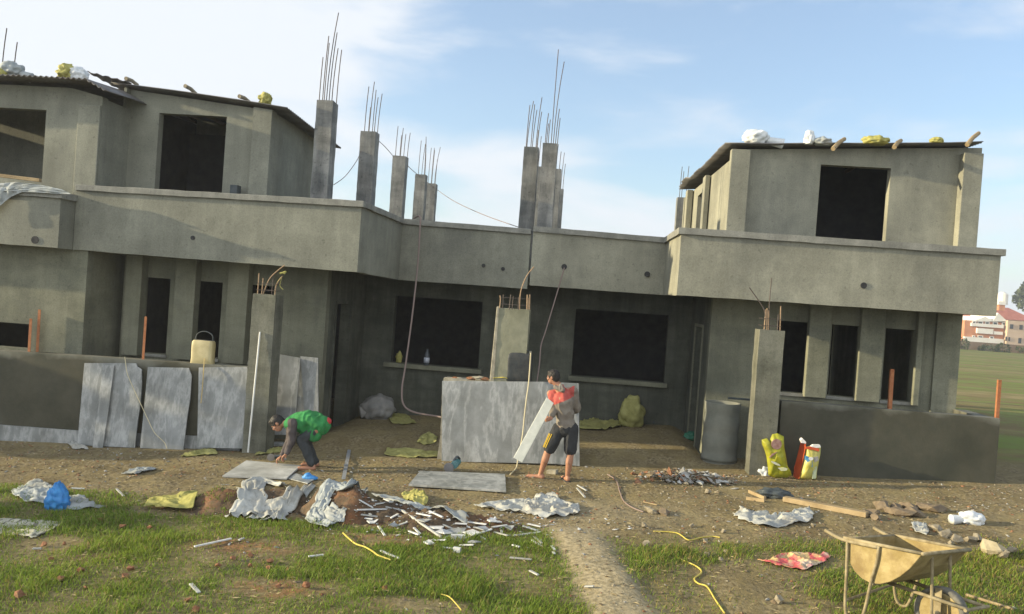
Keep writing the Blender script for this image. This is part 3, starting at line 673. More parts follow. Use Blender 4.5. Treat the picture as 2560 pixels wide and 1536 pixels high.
e = pillar(a.x, b_.x, 12.13, 12.40, 1.1, a.z, m_pc, 'squat greenish concrete pillar in the centre with spalled corners and short bars', [
    ([q(1207,745), q(1209,725), q(1208,714)], .009), ([q(1214,745), q(1216,712)], .007), ([q(1230,748), q(1234,712)], .008), ([q(1237,748), q(1240,715)], .007),
    ([q(1255,748), q(1258,705), q(1272,668), q(1290,645)], .009), ([q(1252,748), q(1253,718)], .007), ([q(1273,748), q(1274,712)], .010), ([q(1279,748), q(1280,712)], .010), ([q(1276,748), q(1277,720)], .009)])
MB().hexa([(a.x-.05, 12.12, 1.15), (a.x+.02, 12.12, 1.15), (a.x+.02, 12.2, 1.15), (a.x-.05, 12.2, 1.15)], [(a.x-.02, 12.12, a.z+.02), (a.x+.02, 12.12, a.z+.02), (a.x+.02, 12.2, a.z+.02), (a.x-.02, 12.2, a.z+.02)]).build('spalled_edge', m_rough, e, bevel=.01)
a = P(1832, 796, PY); b_ = P(1896, 800, PY)
q2 = P(1822, 900, PY)
pillar(a.x+.02, b_.x, PY, PY+.32, .25, a.z, m_pill, 'tall smooth gate pillar on the right with wired bars on top', [
    ([q(1846,800), q(1848,760), q(1840,738), q(1810,695)], .008), ([q(1852,800), q(1853,745)], .010), ([q(1858,800), q(1858,740), q(1864,672)], .007), ([q(1846,796), q(1850,748)], .010), ([q(1878,800), q(1880,760)], .008), ([q(1884,800), q(1886,740)], .009), ([q(1856,798), q(1857,750)], .010)])
# rusty angle iron posts
def post(x, yt, yb, Y, label, w_=.035, tilt=0):
    t_ = P(x+tilt, yt, Y); b0 = P(x, yb, Y); z0 = b0.z
    mb = MB()
    for (dx0, dy0, dx1, dy1) in ((0, 0, w_, .006), (0, .006, .006, w_)):
        lo = [(b0.x+dx0, Y+dy0, z0-.1), (b0.x+dx1, Y+dy0, z0-.1), (b0.x+dx1, Y+dy1, z0-.1), (b0.x+dx0, Y+dy1, z0-.1)]
        sh = Vector((t_.x-b0.x, 0, 0)); hi = [Vector((v[0], v[1], t_.z))+sh for v in lo]; mb.hexa(lo, hi)
    tag(mb.build('metal_post', m_rust, base=True), label, 'post', 'rusty angle iron posts')
post(66, 770, 858, 12.2, 'shorter rusty angle iron post of the close pair at the left edge', .045, 5)
post(86, 748, 858, 12.25, 'taller rusty angle iron post of the close pair at the left edge', .045, 6)
post(342, 765, 872, 12.2, 'single rusty angle iron post on the left wall before the first slit window', .04, 7)
post(2146, 892, 990, 12.2, 'rusty angle iron post on the right wall in front of the third slit window', .05, 6)
post(2405, 918, 1015, 12.2, 'rusty angle iron post at the right end of the right wall, against the field', .045, 7)

# ------------------------------------------------------------------ marble slabs
def crop(ox, oy, s): return lambda x, y: ((x/s+ox)/K, (y/s+oy)/K)
c1 = crop(0, 850, 3.533); c2 = crop(550, 960, 5.3); c3 = crop(1050, 880, 4.122); c4 = crop(0, 1160, 2.749); c5 = crop(750, 1160, 3.0925)
c6 = crop(1450, 1130, 3.655); c7 = crop(1960, 1160, 3.947); c8 = crop(600, 600, 2.748); c9 = crop(1200, 650, 3.091); c10 = crop(1660, 660, 2.748)
def onplane(pt, yb, zb_, k):
    d = ray(*pt); t_ = (yb+k*(EYE-zb_))/(d.y-k*d.z); return Vector((0, 0, EYE))+d*t_
def slab(pts, yb, zb_, k, label, th=.022, mt=None, cr=c1, group='marble slabs leaning in the yard', par=None, name='marble_slab'):
    q = [onplane(cr(*p), yb, zb_, k) for p in pts]
    n = Vector((0, 1, -k)).normalized()
    o = MB().poly(q, n*th).build(name, mt or m_marble, base=True, bevel=.003)
    return tag(o, label, 'marble slab', group)
slab([(745,205),(1200,207),(1212,236),(1250,262),(1252,380),(1240,560),(1215,720),(1190,955),(680,930)], 11.92, -.27, .10, 'widest left marble slab with a nicked top right corner, behind a narrow strip')
slab([(905,222),(1008,228),(955,640),(905,957),(815,957),(870,580)], 11.86, -.26, .12, 'narrow marble strip leaning against the leftmost wide slab')
slab([(1305,240),(1665,248),(1692,320),(1678,520),(1650,700),(1620,972),(1235,957),(1262,700)], 11.93, -.23, .10, 'veined middle slab of the three leaning on the left wall')
slab([(1755,245),(2180,238),(2208,310),(2192,380),(2180,640),(2160,962),(1740,952),(1748,600)], 11.93, -.19, .10, 'mottled slab nearest the white pipe, leaning on the left wall')
slab([(245,782),(415,812),(372,1340),(200,1340)], 12.62, -.1, .07, 'bluish slab standing just right of the left gate pillar', cr=c8)
slab([(415,800),(535,812),(540,1260),(446,1260)], 12.66, -.1, .07, 'narrow slab leaning beyond the bluish one, above the stooping worker', cr=c8)
slab([(380,830),(430,830),(450,1300),(360,1300)], 12.72, -.1, .07, 'darker slab glimpsed in the gap between two slabs behind the worker', cr=c8)
slab([(228,300),(1300,310),(1636,326),(1645,1180),(1400,1155),(222,1130)], 11.98, -.02, .06, 'largest bluish marble slab leaning on the centre wall beside the boy', cr=c3, th=.03)
# low stone blocks behind the stooping worker
def ground_slab(pts, cr, th, mt, label, name='marble_slab', cat='marble slab', lift=.012, group=None, bevel=.003):
    q = [G(*cr(*p)) for p in pts]
    z = max(base_h(v.x, v.y)+rough(v.x, v.y) for v in q)+lift
    # best plane through terrain heights
    A = np.array([[v.x, v.y, 1] for v in q]); zz = np.array([terrain(v.x, v.y) for v in q]); s_, *_ = np.linalg.lstsq(A, zz, rcond=None)
    r = [Vector((v.x, v.y, s_[0]*v.x+s_[1]*v.y+s_[2]+lift)) for v in q]
    o = MB().poly(r, (0, 0, th)).build(name, mt, base=True, bevel=bevel)
    return tag(o, label, cat, group)
ground_slab([(30,1250),(345,1050),(1075,1110),(885,1285)], c2, .025, m_marble_w, 'pale square slab flat on the dirt in front of the stooping worker')
ground_slab([(905,1275),(1000,1205),(1245,1290),(1160,1345)], c2, .012, m_marble, 'small grey offcut beside the blue slipper', name='stone_offcut', cat='stone offcut')
ground_slab([(0,1262),(-120,1400),(885,1468),(875,1292)], c3, .028, m_marble, 'grey slab flat on the ground in the centre, sawn across by pale lines', lift=.02)
def bx(pa, pb, h, d, mt, label, name, cat, cr=c2, bevel=.01, rot=0):
    a = G(*cr(*pa)); b_ = G(*cr(*pb)); ax = (b_-a)/2; dd = Vector((-ax.y, ax.x, 0)).normalized()*d/2
    o = MB().obox((a+b_)/2+dd+Vector((0, 0, h/2)), ax, dd, (0, 0, h/2)).build(name, mt, base=True, bevel=bevel); return tag(o, label, cat)
bx((470,740), (575,745), .09, .10, m_conc, 'small grey block at the foot of the left gate pillar', 'concrete_block', 'block')
bx((495,825), (900,830), .055, .12, m_marble, 'long grey stone strip lying behind the stooping worker\'s hands', 'stone_strip', 'stone strip')
o = MB().tube([P(628, 802, PY-.02), P(599, 1093, PY-.09)], .014, 8)
tag(o.build('pipe', mat('white_pvc', (.62,.62,.58), rough=.5, bump=0), base=True), 'thin white pipe leaning against the left gate pillar', 'pipe')
# steel ruler on the ground
ground_slab([(1690,885),(1735,890),(1660,1280),(1608,1275)], c2, .006, mat('dull_aluminium', (.30,.31,.32), (.42,.43,.43), 30, rough=.5, metal=.5, bump=.1), 'grey straightedge lying on the dirt right of the stooping worker', 'straightedge', 'straightedge', bevel=0)

# ------------------------------------------------------------------ blobs, sacks, sheets
def blob_mesh(c, r, seed, amp=.25, freq=2.2, sub=3, flat=0):
    bm = bmesh.new(); bmesh.ops.create_icosphere(bm, subdivisions=sub, radius=1)
    for v in bm.verts:
        p = v.co.copy(); n = noise.noise(p*freq+Vector((seed*3.1, seed, 0)))*amp + noise.noise(p*freq*3+Vector((seed, 0, 5)))*amp*.35
        p *= 1+n
        if flat and p.z < -flat: p.z = -flat
        v.co = Vector((p.x*r[0], p.y*r[1], p.z*r[2]))+Vector(c)
    vs = [v.co.copy() for v in bm.verts]; fs = [[v.index for v in f.verts] for f in bm.faces]; bm.free(); return vs, fs
def sack(c, r, seed, mt, label, name='sack', cat='sack', amp=.3, group=None, tail=None, sub=4, freq=2.2):
    if name in ('stone', 'brick_fragment', 'mud_clod', 'concrete_lump'):
        rs = random.Random(seed*7+1); bm = bmesh.new(); pts_ = []
        for _ in range(13 if max(r) < .1 else 26):
            v = Vector((rs.gauss(0,1), rs.gauss(0,1), rs.gauss(0,1))).normalized()*rs.uniform(.72, 1.12); pts_.append(bm.verts.new((v.x*r[0], v.y*r[1], max(v.z, -.7)*r[2])))
        bmesh.ops.convex_hull(bm, input=pts_); bmesh.ops.delete(bm, geom=[v for v in bm.verts if not v.link_faces], context='VERTS')
        bmesh.ops.subdivide_edges(bm, edges=bm.edges[:], cuts=1 if max(r) < .1 else 2, use_grid_fill=True)
        ang = rs.uniform(0, 3.1); ca_, sa_ = math.cos(ang), math.sin(ang)
        for v in bm.verts:
            p = v.co*(1+.16*noise.noise(v.co*(1.6/max(r))+Vector((seed, 0, 0)))); v.co = Vector((p.x*ca_-p.y*sa_, p.x*sa_+p.y*ca_, p.z))+Vector(c)
        bm.verts.index_update(); vs = [v.co.copy() for v in bm.verts]; fs = [[v.index for v in f.verts] for f in bm.faces]; bm.free()
        return tag(MB().add(vs, fs).build(name, mt, base=True), label, cat, group)
    vs, fs = blob_mesh(c, r, seed, amp, sub=sub, flat=.75, freq=freq); mb = MB().add(vs, fs)
    if tail:
        mb.tube(spline([Vector(c)+Vector(tail)*.5, Vector(c)+Vector(tail)*.9, Vector(c)+Vector(tail)*1.25]), r[0]*.28, 8, r[0]*.42)
    return tag(mb.build(name, mt, base=True, smooth=True), label, cat, group)
def sheet(pts, cr, mt, label, name, cat, amp=.06, seed=0, res=34, freq=5, lift=.01, hgt=None, thick=.004, group=None):
    """crumpled sheet over the ground; pts = outline in picture coordinates, reshaped as a fan grid"""
    q = [G(*cr(*p)) for p in pts]
    c_ = sum(q, Vector())/len(q); m = len(q); nr = max(12, int(res*.95)); na = int(res*3.4)
    # closed outline resampled
    lens = [(q[(i+1) % m]-q[i]).length for i in range(m)]; tot = sum(lens)
    def at(s_):
        s_ %= tot
        for i in range(m):
            if s_ <= lens[i]: return q[i].lerp(q[(i+1) % m], s_/lens[i])
            s_ -= lens[i]
        return q[0]
    mb = MB(); vs = []; fs = []
    for j in range(nr+1):
        for i in range(na):
            e = at(tot*i/na); p = c_.lerp(e, j/nr)
            if j == nr: p = c_.lerp(e, 1+.06*noise.noise((i*.7, seed, 0)))
            wx = p.x+.05*noise.noise((p.x*6, p.y*6, seed+9)); wy = p.y+.05*noise.noise((p.x*6, p.y*6, seed+19))
            n = max(0, .75-2.2*abs(noise.noise((wx*freq, wy*freq*1.5, seed*2.3))))+.45*max(0, .6-2.4*abs(noise.noise((wx*freq*2.7, wy*freq*3.6, seed))))+.10*noise.noise((p.x*45, p.y*45, seed))
            f = 1 if hgt is None else hgt(p)
            z = top(p.x, p.y)+lift+amp*n*f*(1-.45*(j/nr)**3)
            vs.append((p.x+.3*amp*noise.noise((p.x*9, p.y*9, seed+4)), p.y, z))
    for j in range(nr):
        for i in range(na):
            a = j*na+i; b_ = j*na+(i+1) % na; fs.append((a, b_, b_+na, a+na))
    o = mb.add(vs, fs).build(name, mt, base=True, smooth=True); solid(o, thick)
    return tag(o, label, cat, group)

# soil heap under the white sheets
def pt(cr, x, y): return G(*cr(x, y))
for (cr, x, y, rx, ry, h) in ((c4, 1560, 300, .55, .34, .20), (c4, 1900, 300, .45, .32, .22), (c4, 2330, 330, .48, .34, .30), (c5, 380, 400, .5, .34, .26), (c5, 650, 420, .55, .36, .16), (c5, 1000, 470, .7, .36, .12), (c5, 1400, 480, .6, .3, .07)):
    p = pt(cr, x, y); HEAPS.append((p.x, p.y, rx, ry, h))
x0_, x1_, y0_, y1_ = -4.6, -.3, 8.2, 9.9
mb = MB(); vs = []; fs = []; nx_, ny_ = 130, 60
for j in range(ny_+1):
    for i in range(nx_+1):
        X = x0_+(x1_-x0_)*i/nx_; Y = y0_+(y1_-y0_)*j/ny_; h = heap(X, Y)
        vs.append((X, Y, terrain(X, Y)+h-.012+(.055*noise.noise((X*6, Y*6, 1))+.05*abs(noise.noise((X*14, Y*14, 3)))+.03*noise.noise((X*33, Y*33, 8)))*min(1, h/.05)))
for j in range(ny_):
    for i in range(nx_):
        a = j*(nx_+1)+i
        if max(heap(vs[k][0], vs[k][1]) for k in (a, a+1, a+nx_+1, a+nx_+2)) > 0: fs.append((a, a+1, a+nx_+2, a+nx_+1))
me = bpy.data.meshes.new('soil_heap'); me.from_pydata(vs, [], fs); bm = bmesh.new(); bm.from_mesh(me)
bmesh.ops.delete(bm, geom=[v for v in bm.verts if not v.link_faces], context='VERTS'); bm.to_mesh(me); bm.free()
me.polygons.foreach_set('use_smooth', [True]*len(me.polygons)); me.materials.append(m_soil)
o = bpy.data.objects.new('soil_heap', me); COL.objects.link(o); tag(o, 'long low heap of dug brown soil under the torn white sheets', 'soil heap', kind='stuff')

sheet([(80,190),(260,120),(440,200),(470,240),(590,240),(640,290),(730,305),(620,320),(500,328),(440,310),(260,280),(150,262),(85,225)], c4, m_sheetb, 'bluish white crumpled sheet on the left grass around a blue bag', 'plastic_sheet', 'plastic sheet', .07, 1)
p = pt(c4, 365, 322)
o = MB(); vs_, fs_ = blob_mesh(p+Vector((0, .06, .13)), (.17, .10, .17), 4, .30, 3.5, 4, .8)
for i, v in enumerate(vs_):
    k = max(0, (v.z-p.z)/.3); v.x = p.x+(v.x-p.x)*(1-.65*k)
tag(o.add(vs_, fs_).build('plastic_bag', m_bluep, base=True, smooth=True), 'bright blue crumpled bag standing on the left white sheet', 'plastic bag')
m_print = mat('printed_sack_cloth', (.36,.34,.26), (.46,.44,.34), 7, rough=.8, bump=.4, bscale=90)
def stripes(m, colr, scale, thr, rot=0):
    t = m.node_tree; nd = t.nodes; b = nd['Principled BSDF']; src = b.inputs['Base Color'].links[0].from_socket
    tcn = nd.new('ShaderNodeTexCoord'); wv = nd.new('ShaderNodeTexNoise'); mp_ = nd.new('ShaderNodeMapping'); mp_.inputs['Scale'].default_value = scale; mp_.inputs['Rotation'].default_value = (0, 0, rot)
    t.links.new(tcn.outputs['Object'], mp_.inputs[0]); t.links.new(mp_.outputs[0], wv.inputs['Vector']); wv.inputs['Scale'].default_value = 1; wv.inputs['Detail'].default_value = 1
    r = nd.new('ShaderNodeMath'); r.operation = 'GREATER_THAN'; r.inputs[1].default_value = thr; t.links.new(wv.outputs['Fac'], r.inputs[0])
    mx_ = nd.new('ShaderNodeMix'); mx_.data_type = 'RGBA'; t.links.new(r.outputs[0], mx_.inputs['Factor']); t.links.new(src, mx_.inputs['A']); mx_.inputs['B'].default_value = (*colr, 1)
    t.links.new(mx_.outputs['Result'], b.inputs['Base Color'])
stripes(m_print, (.15,.14,.11), (14, 5, 1), .57, .5)
sheet([(-120,400),(60,392),(200,395),(330,400),(445,402),(400,440),(300,490),(215,520),(140,495),(-120,490)], c4, m_print, 'dirty cream woven sack with faded print flat on the grass at the left edge', 'woven_sack', 'sack', .03, 3, freq=3)
sheet([(985,325),(1040,260),(1200,245),(1260,225),(1350,215),(1352,290),(1330,342),(1180,335),(1080,332),(1040,308)], c4, m_yel, 'yellow woven sack spread out at the left end of the soil heap', 'woven_sack', 'sack', .04, 5, freq=3, lift=.05)
def GT(x, y):
    d = ray(x, y); o_ = Vector((0, 0, EYE)); t0 = 4.0
    while t0 < 16:
        p = o_+d*t0
        if p.z <= top(p.x, p.y): return Vector((p.x, p.y, top(p.x, p.y)))
        t0 += .012
    return G(x, y)
def drape(mb, path, w0, w1, seed, amp=.045, lift=.02):
    pts = spline([GT(*c4(*p)) for p in path], 12); n = len(pts); m = 15; vs = []; fs = []
    for i, p in enumerate(pts):
        d = (pts[min(i+1, n-1)]-pts[max(i-1, 0)]); d.z = 0; d = d.normalized() if d.length > 1e-4 else Vector((1, 0, 0)); sd_ = Vector((-d.y, d.x, 0)); w_ = (w0+(w1-w0)*i/(n-1))*(1+.25*noise.noise((i*.23, seed, 0)))
        for k in range(m+1):
            v = k/m-.5; q = p+sd_*w_*v*(1+.12*noise.noise((i*.5, k*.1, seed)))
            fold = abs(noise.noise((v*5+.25*noise.noise((i*.15, seed, 1)), i*.055, seed)))*2+.45*abs(noise.noise((v*13, i*.22, seed+5)))+.2*noise.noise((v*30, i*.8, seed+7))
            vs.append((q.x+.4*amp*noise.noise((i*.3, k*.4, seed+2)), q.y, top(q.x, q.y)+lift+amp*fold*(1-.5*abs(2*v)**3)))
    for i in range(n-1):
        for k in range(m): a = i*(m+1)+k; fs.append((a, a+1, a+m+2, a+m+1))
    mb.add(vs, fs)
mb = MB()
drape(mb, [(1745,125),(1722,200),(1735,290),(1690,350),(1655,385)], .26, .34, 1)
drape(mb, [(1690,140),(1800,130),(1945,165)], .14, .12, 2)
drape(mb, [(2130,160),(2010,240),(1900,310),(1830,350),(1790,395)], .14, .30, 3)
drape(mb, [(1985,265),(1930,330),(1880,405)], .10, .26, 4)
o = mb.build('plastic_sheet', m_sheet, base=True, smooth=True); solid(o, .003); tag(o, 'torn white sheet draped in a V over the left part of the soil heap', 'plastic sheet')
mb = MB()
drape(mb, [(2500,190),(2400,155),(2300,165),(2235,220),(2200,300),(2165,360),(2230,420),(2300,430)], .12, .26, 6)
drape(mb, [(2240,340),(2300,380),(2370,385)], .16, .10, 7)
drape(mb, [(2170,330),(2150,380),(2190,420)], .16, .14, 8)
o = mb.build('plastic_sheet', m_sheetb, base=True, smooth=True); solid(o, .003); tag(o, 'twisted bluish sheet hanging down the middle of the soil heap', 'plastic sheet')
sheet([(550,255),(700,270),(900,330),(1080,390),(1280,450),(1290,520),(1180,500),(1000,420),(820,340),(640,290)], c5, m_sheetb, 'dusty grey strip of sheet running down the heap among the marble scraps', 'plastic_sheet', 'plastic sheet', .04, 11, lift=.03)
sheet([(1340,340),(1500,320),(1700,310),(1860,255),(1960,245),(2060,320),(2160,335),(2150,400),(1990,415),(1900,430),(1700,390),(1560,370),(1400,352)], c5, m_sheet, 'white crumpled sheet lying right of the centre below the flat slab', 'plastic_sheet', 'plastic sheet', .08, 13, res=40)
sheet([(780,270),(880,235),(960,250),(985,310),(960,345),(880,330),(800,300)], c5, m_yel, 'bright yellow torn wrapping bundled just below the flat grey slab', 'woven_sack', 'sack', .09, 15, lift=.03)
sheet([(1400,600),(1460,520),(1560,560),(1700,640),(1890,650),(2000,560),(2080,525),(2140,590),(2100,650),(1980,670),(1800,700),(1660,690),(1560,670)], c6, m_sheet, 'white crumpled plastic on the dirt below the wooden plank', 'plastic_sheet', 'plastic sheet', .07, 17)
sheet([(1250,590),(1380,600),(1440,680),(1400,720),(1290,680)], c7, m_sheet, 'small translucent plastic scrap above the wheelbarrow', 'plastic_sheet', 'plastic sheet', .05, 19, res=16)
m_red = mat('printed_wrapper', (.45,.09,.09), (.50,.36,.16), 9, rough=.5, bump=.3, lo=.45, hi=.55, c3=(.42,.38,.40))
sheet([(1620,1010),(1750,990),(1880,945),(2150,960),(2230,945),(2290,960),(2240,1010),(2200,1040),(2060,1100),(1900,1070),(1740,1040)], c6, m_red, 'faded red and cream printed wrapper on the grass left of the wheelbarrow', 'wrapper', 'wrapper', .05, 21)
# filled and collapsed sacks in the recess
def at_g(cr, x, y): return pt(cr, x, y)
p = at_g(c8, 920, 1235); sack(p+Vector((.02, .2, .17)), (.32, .26, .27), 3, mat('grey_sack', (.17,.17,.16), (.24,.23,.21), 8, rough=.8, bump=.3), 'rounded grey sack slumped on the floor of the dark recess', amp=.22, tail=(-.25, -.1, -.06))
for i, (cr, pts, lab) in enumerate((
    (c8, [(1005,1215),(1060,1195),(1140,1205),(1215,1265),(1120,1275),(1040,1265)], 'flat yellow sack beside the grey sack in the recess'),
    (c8, [(1215,1390),(1250,1350),(1300,1330),(1355,1360),(1350,1385),(1280,1398)], 'small yellow scrap between the recess and the centre wall'),
    (c8, [(990,1484),(1010,1440),(1150,1450),(1290,1460),(1362,1440),(1362,1500),(1150,1500)], 'torn yellow wrapping at the left foot of the centre wall'),
    (c9, [(760,1310),(780,1215),(900,1205),(1040,1215),(1110,1290),(940,1325)], 'yellow wrapping strewn right of the boy in the recess'),
    (c2, [(460,960),(520,870),(620,880),(830,850),(860,900),(700,930),(560,950)], 'yellow wrapping on the dirt behind the stooping worker\'s hands'),
    (c1, [(1600,1040),(1680,990),(1900,970),(1920,1020),(1760,1030)], 'yellow scrap on the dirt below the mottled slab'),
    (c1, [(1070,1190),(1140,1160),(1340,1130),(1380,1150),(1200,1200)], 'grey and yellow scrap in the middle of the left dirt'),
    (c1, [(570,900),(680,920),(790,975),(640,975)], 'whitish plastic scrap at the foot of the leftmost slab'),
    )):
    mt = m_sheet if 'whitish' in lab else (m_sheetb if 'grey and' in lab else m_yel2)
    sheet(pts, cr, mt, lab, 'plastic_scrap', 'plastic scrap', .05 if i != 3 else .09, 30+i, res=18)
p = at_g(c9, 1170, 1300); sack(p+Vector((0, .22, .24)), (.24, .20, .32), 8, m_yel2, 'half full yellow sack standing against the recess wall right of the boy', amp=.28)
p = at_g(c9, 1630, 1400); sack(p+Vector((0, .1, .06)), (.12, .09, .09), 5, mat('green_plastic', (.02,.12,.07), (.04,.18,.11), 9, rough=.5, bump=.2), 'small green plastic lump on the floor near the drum', 'plastic_bag', 'plastic bag')
a = at_g(c9, 1340, 1290)+Vector((0, .3, .05)); b_ = at_g(c9, 1640, 1340)+Vector((0, .3, .05))
tag(MB().tube([a, b_], .05, 10).build('pipe', m_dull, base=True), 'dark pipe lying on the recess floor left of the drum', 'pipe')
# things on the recess window sill
q = P(963, 876, 15.52); sack(q+Vector((0, 0, .09)), (.06, .04, .12), 2, m_yel, 'tiny yellow bag on the left recess window sill', 'plastic_bag', 'plastic bag')
q = P(1030, 880, 15.53); e = empty('bottle', (q.x, q.y, 1.056), 'clear bottle with a pale label on the left recess window sill', 'bottle')
z = 1.058
def lathe(mb, cx, cy, prof, n=16):
    vs = []; fs = []
    for (r, zz) in prof:
        for k in range(n): a_ = 2*math.pi*k/n; vs.append((cx+r*math.cos(a_), cy+r*math.sin(a_), zz))
    for i in range(len(prof)-1):
        for k in range(n): fs.append((i*n+k, i*n+(k+1) % n, (i+1)*n+(k+1) % n, (i+1)*n+k))
    fs += [tuple(range(n))[::-1], tuple((len(prof)-1)*n+k for k in range(n))]
    return mb.add(vs, fs)
lathe(MB(), q.x, q.y, [(.05,z),(.055,z+.02),(.055,z+.2),(.02,z+.27),(.02,z+.31)]).build('body', mat('clear_dark_plastic', (.06,.07,.08), rough=.2, bump=0), e, smooth=True)
lathe(MB(), q.x, q.y, [(.057,z+.05),(.057,z+.15)]).build('paper_label', mat('paper_label', (.55,.58,.62), (.2,.22,.3), 30, bump=0), e, smooth=True)

# ------------------------------------------------------------------ people
def limb(mb, a, b_, ra, rb, n=14, m=6):
    a = Vector(a); b_ = Vector(b_); t_ = (b_-a); L_ = t_.length; t_ = t_.normalized(); u = t_.orthogonal().normalized(); v = t_.cross(u)
    vs = []; fs = []; prof = []
    for k in range(4): th = math.pi/2*(k/4); prof.append((-ra*math.cos(th), ra*math.sin(th)))
    for k in range(m+1): prof.append((L_*k/m, ra+(rb-ra)*k/m))
    for k in range(1, 5): th = math.pi/2*(k/4); prof.append((L_+rb*math.sin(th), rb*math.cos(th)))
    for (s_, r) in prof:
        for k in range(n):
            an = 2*math.pi*k/n; vs.append(a+t_*s_+(u*math.cos(an)+v*math.sin(an))*max(r, .0005))
    for i in range(len(prof)-1):
        for k in range(n): fs.append((i*n+k, i*n+(k+1) % n, (i+1)*n+(k+1) % n, (i+1)*n+k))
    fs += [tuple(range(n))[::-1], tuple((len(prof)-1)*n+k for k in range(n))]
    mb.add(vs, fs)
def ell(mb, c_, r, R=None, seed=None, amp=0):
    bm = bmesh.new(); bmesh.ops.create_icosphere(bm, subdivisions=3, radius=1); vs = []
    for v in bm.verts:
        p = Vector((v.co.x*r[0], v.co.y*r[1], v.co.z*r[2]))
        if R is not None: p = R @ p
        vs.append(p+Vector(c_))
    mb.add(vs, [[v.index for v in f.verts] for f in bm.faces]); bm.free()
def fuse(mb, name, mt, parent, voxel=.008, smooth=6, wrinkle=0, seed=0, wf=14):
    """union of overlapping shapes as one continuous skin"""
    o = mb.build(name, mt, None, smooth=True)
    r = o.modifiers.new('remesh', 'REMESH'); r.mode = 'VOXEL'; r.voxel_size = voxel; r.use_smooth_shade = True
    s_ = o.modifiers.new('smooth', 'SMOOTH'); s_.iterations = smooth; s_.factor = .6
    bpy.context.view_layer.update(); dg = bpy.context.evaluated_depsgraph_get()
    me = bpy.data.meshes.new_from_object(o.evaluated_get(dg)); old = o.data; o.modifiers.clear(); o.data = me; bpy.data.meshes.remove(old); me.name = name
    if wrinkle:
        me.update(); nrm = [v.normal.copy() for v in me.vertices]
        for v, n in zip(me.vertices, nrm):
            p = v.co; k = .6-2.0*abs(noise.noise((p.x*wf, p.y*wf, p.z*wf*.55+seed)))
            v.co = p+n*wrinkle*k
    me.polygons.foreach_set('use_smooth', [True]*len(me.polygons))
    if not me.materials: me.materials.append(mt)
    if parent is not None: o.parent = parent; o.location = -world_loc(parent)
    return o
def hand(mb, w_, d, side, thumb, curl=.5, s=1.0):
    """wrist w_, direction d, side = across the palm, thumb = +1/-1 ; five curled fingers"""
    d = Vector(d).normalized(); side = (Vector(side)-d*Vector(side).dot(d)).normalized(); nn = d.cross(side).normalized()
    w_ = Vector(w_); pc = w_+d*.042*s
    R = Matrix((side, d, nn)).transposed(); ell(mb, pc, (.036*s, .046*s, .015*s), R)
    for i, (off, ln) in enumerate(((-.027, .060), (-.009, .070), (.009, .066), (.027, .052))):
        a = w_+d*.075*s+side*off*s; b_ = a+(d*math.cos(curl)+nn*math.sin(curl))*ln*.5*s; c_ = b_+(d*math.cos(curl*2.2)+nn*math.sin(curl*2.2))*ln*.5*s
        limb(mb, a-d*.015*s, b_, .0085*s, .008*s, 8, 2); limb(mb, b_, c_, .008*s, .0065*s, 8, 2)
    a = w_+d*.028*s+side*.028*thumb*s; b_ = a+(d*.6+side*.7*thumb+nn*.4).normalized()*.032*s; c_ = b_+(d*.9+nn*.5).normalized()*.026*s
    limb(mb, a, b_, .0105*s, .0095*s, 8, 2); limb(mb, b_, c_, .0095*s, .008*s, 8, 2)
def head(mb, c_, face, upv, s=1.0):
    """face = direction the face points"""
    f = Vector(face).normalized(); u = (Vector(upv)-f*Vector(upv).dot(f)).normalized(); r = u.cross(f)
    R = Matrix((r, f, u)).transposed(); c_ = Vector(c_)
    W = lambda x, y, z: c_+R @ Vector((x*s, y*s, z*s))
    ell(mb, W(0, -.008, .022), (.074*s, .094*s, .088*s), R)       # skull
    ell(mb, W(0, .028, -.045), (.054*s, .056*s, .062*s), R)        # jaw
    ell(mb, W(0, .086, -.018), (.012*s, .020*s, .024*s), R)        # nose
    ell(mb, W(0, .070, -.062), (.024*s, .017*s, .012*s), R)        # lips
    ell(mb, W(0, .078, .016), (.045*s, .012*s, .010*s), R)         # brow
    for k in (-1, 1):
        ell(mb, W(.076*k, -.004, -.006), (.010*s, .020*s, .030*s), R)   # ears
        ell(mb, W(.040*k, .062, -.022), (.02*s, .02*s, .02*s), R)
    return W, R
def face_bits(W, R, s, parent):
    e = MB()
    for k in (-1, 1): ell(e, W(.030*k, .083, .000), (.013*s, .008*s, .007*s), R)
    e.build('eyes', mat('eye_white_'+str(len(bpy.data.objects)), (.35,.32,.29), bump=0), parent, smooth=True).location = -world_loc(parent)
    e = MB()
    for k in (-1, 1): ell(e, W(.030*k, .0905, .000), (.0055*s, .003*s, .0058*s), R)
    for k in (-1, 1): ell(e, W(.031*k, .0905, .019), (.018*s, .005*s, .0035*s), R)
    e.build('eyebrows', m_hair, parent, smooth=True)
def hair(W, R, s, parent, back=True, seed=0):
    h = MB(); ell(h, W(0, -.014, .034), (.083*s, .099*s, .090*s), R); ell(h, W(0, -.045, -.005), (.074*s, .068*s, .072*s), R); ell(h, W(0, .038, .082), (.058*s, .045*s, .026*s), R)
    return fuse(h, 'hair', m_hair, parent, .007, 3, wrinkle=.006, seed=seed, wf=45)

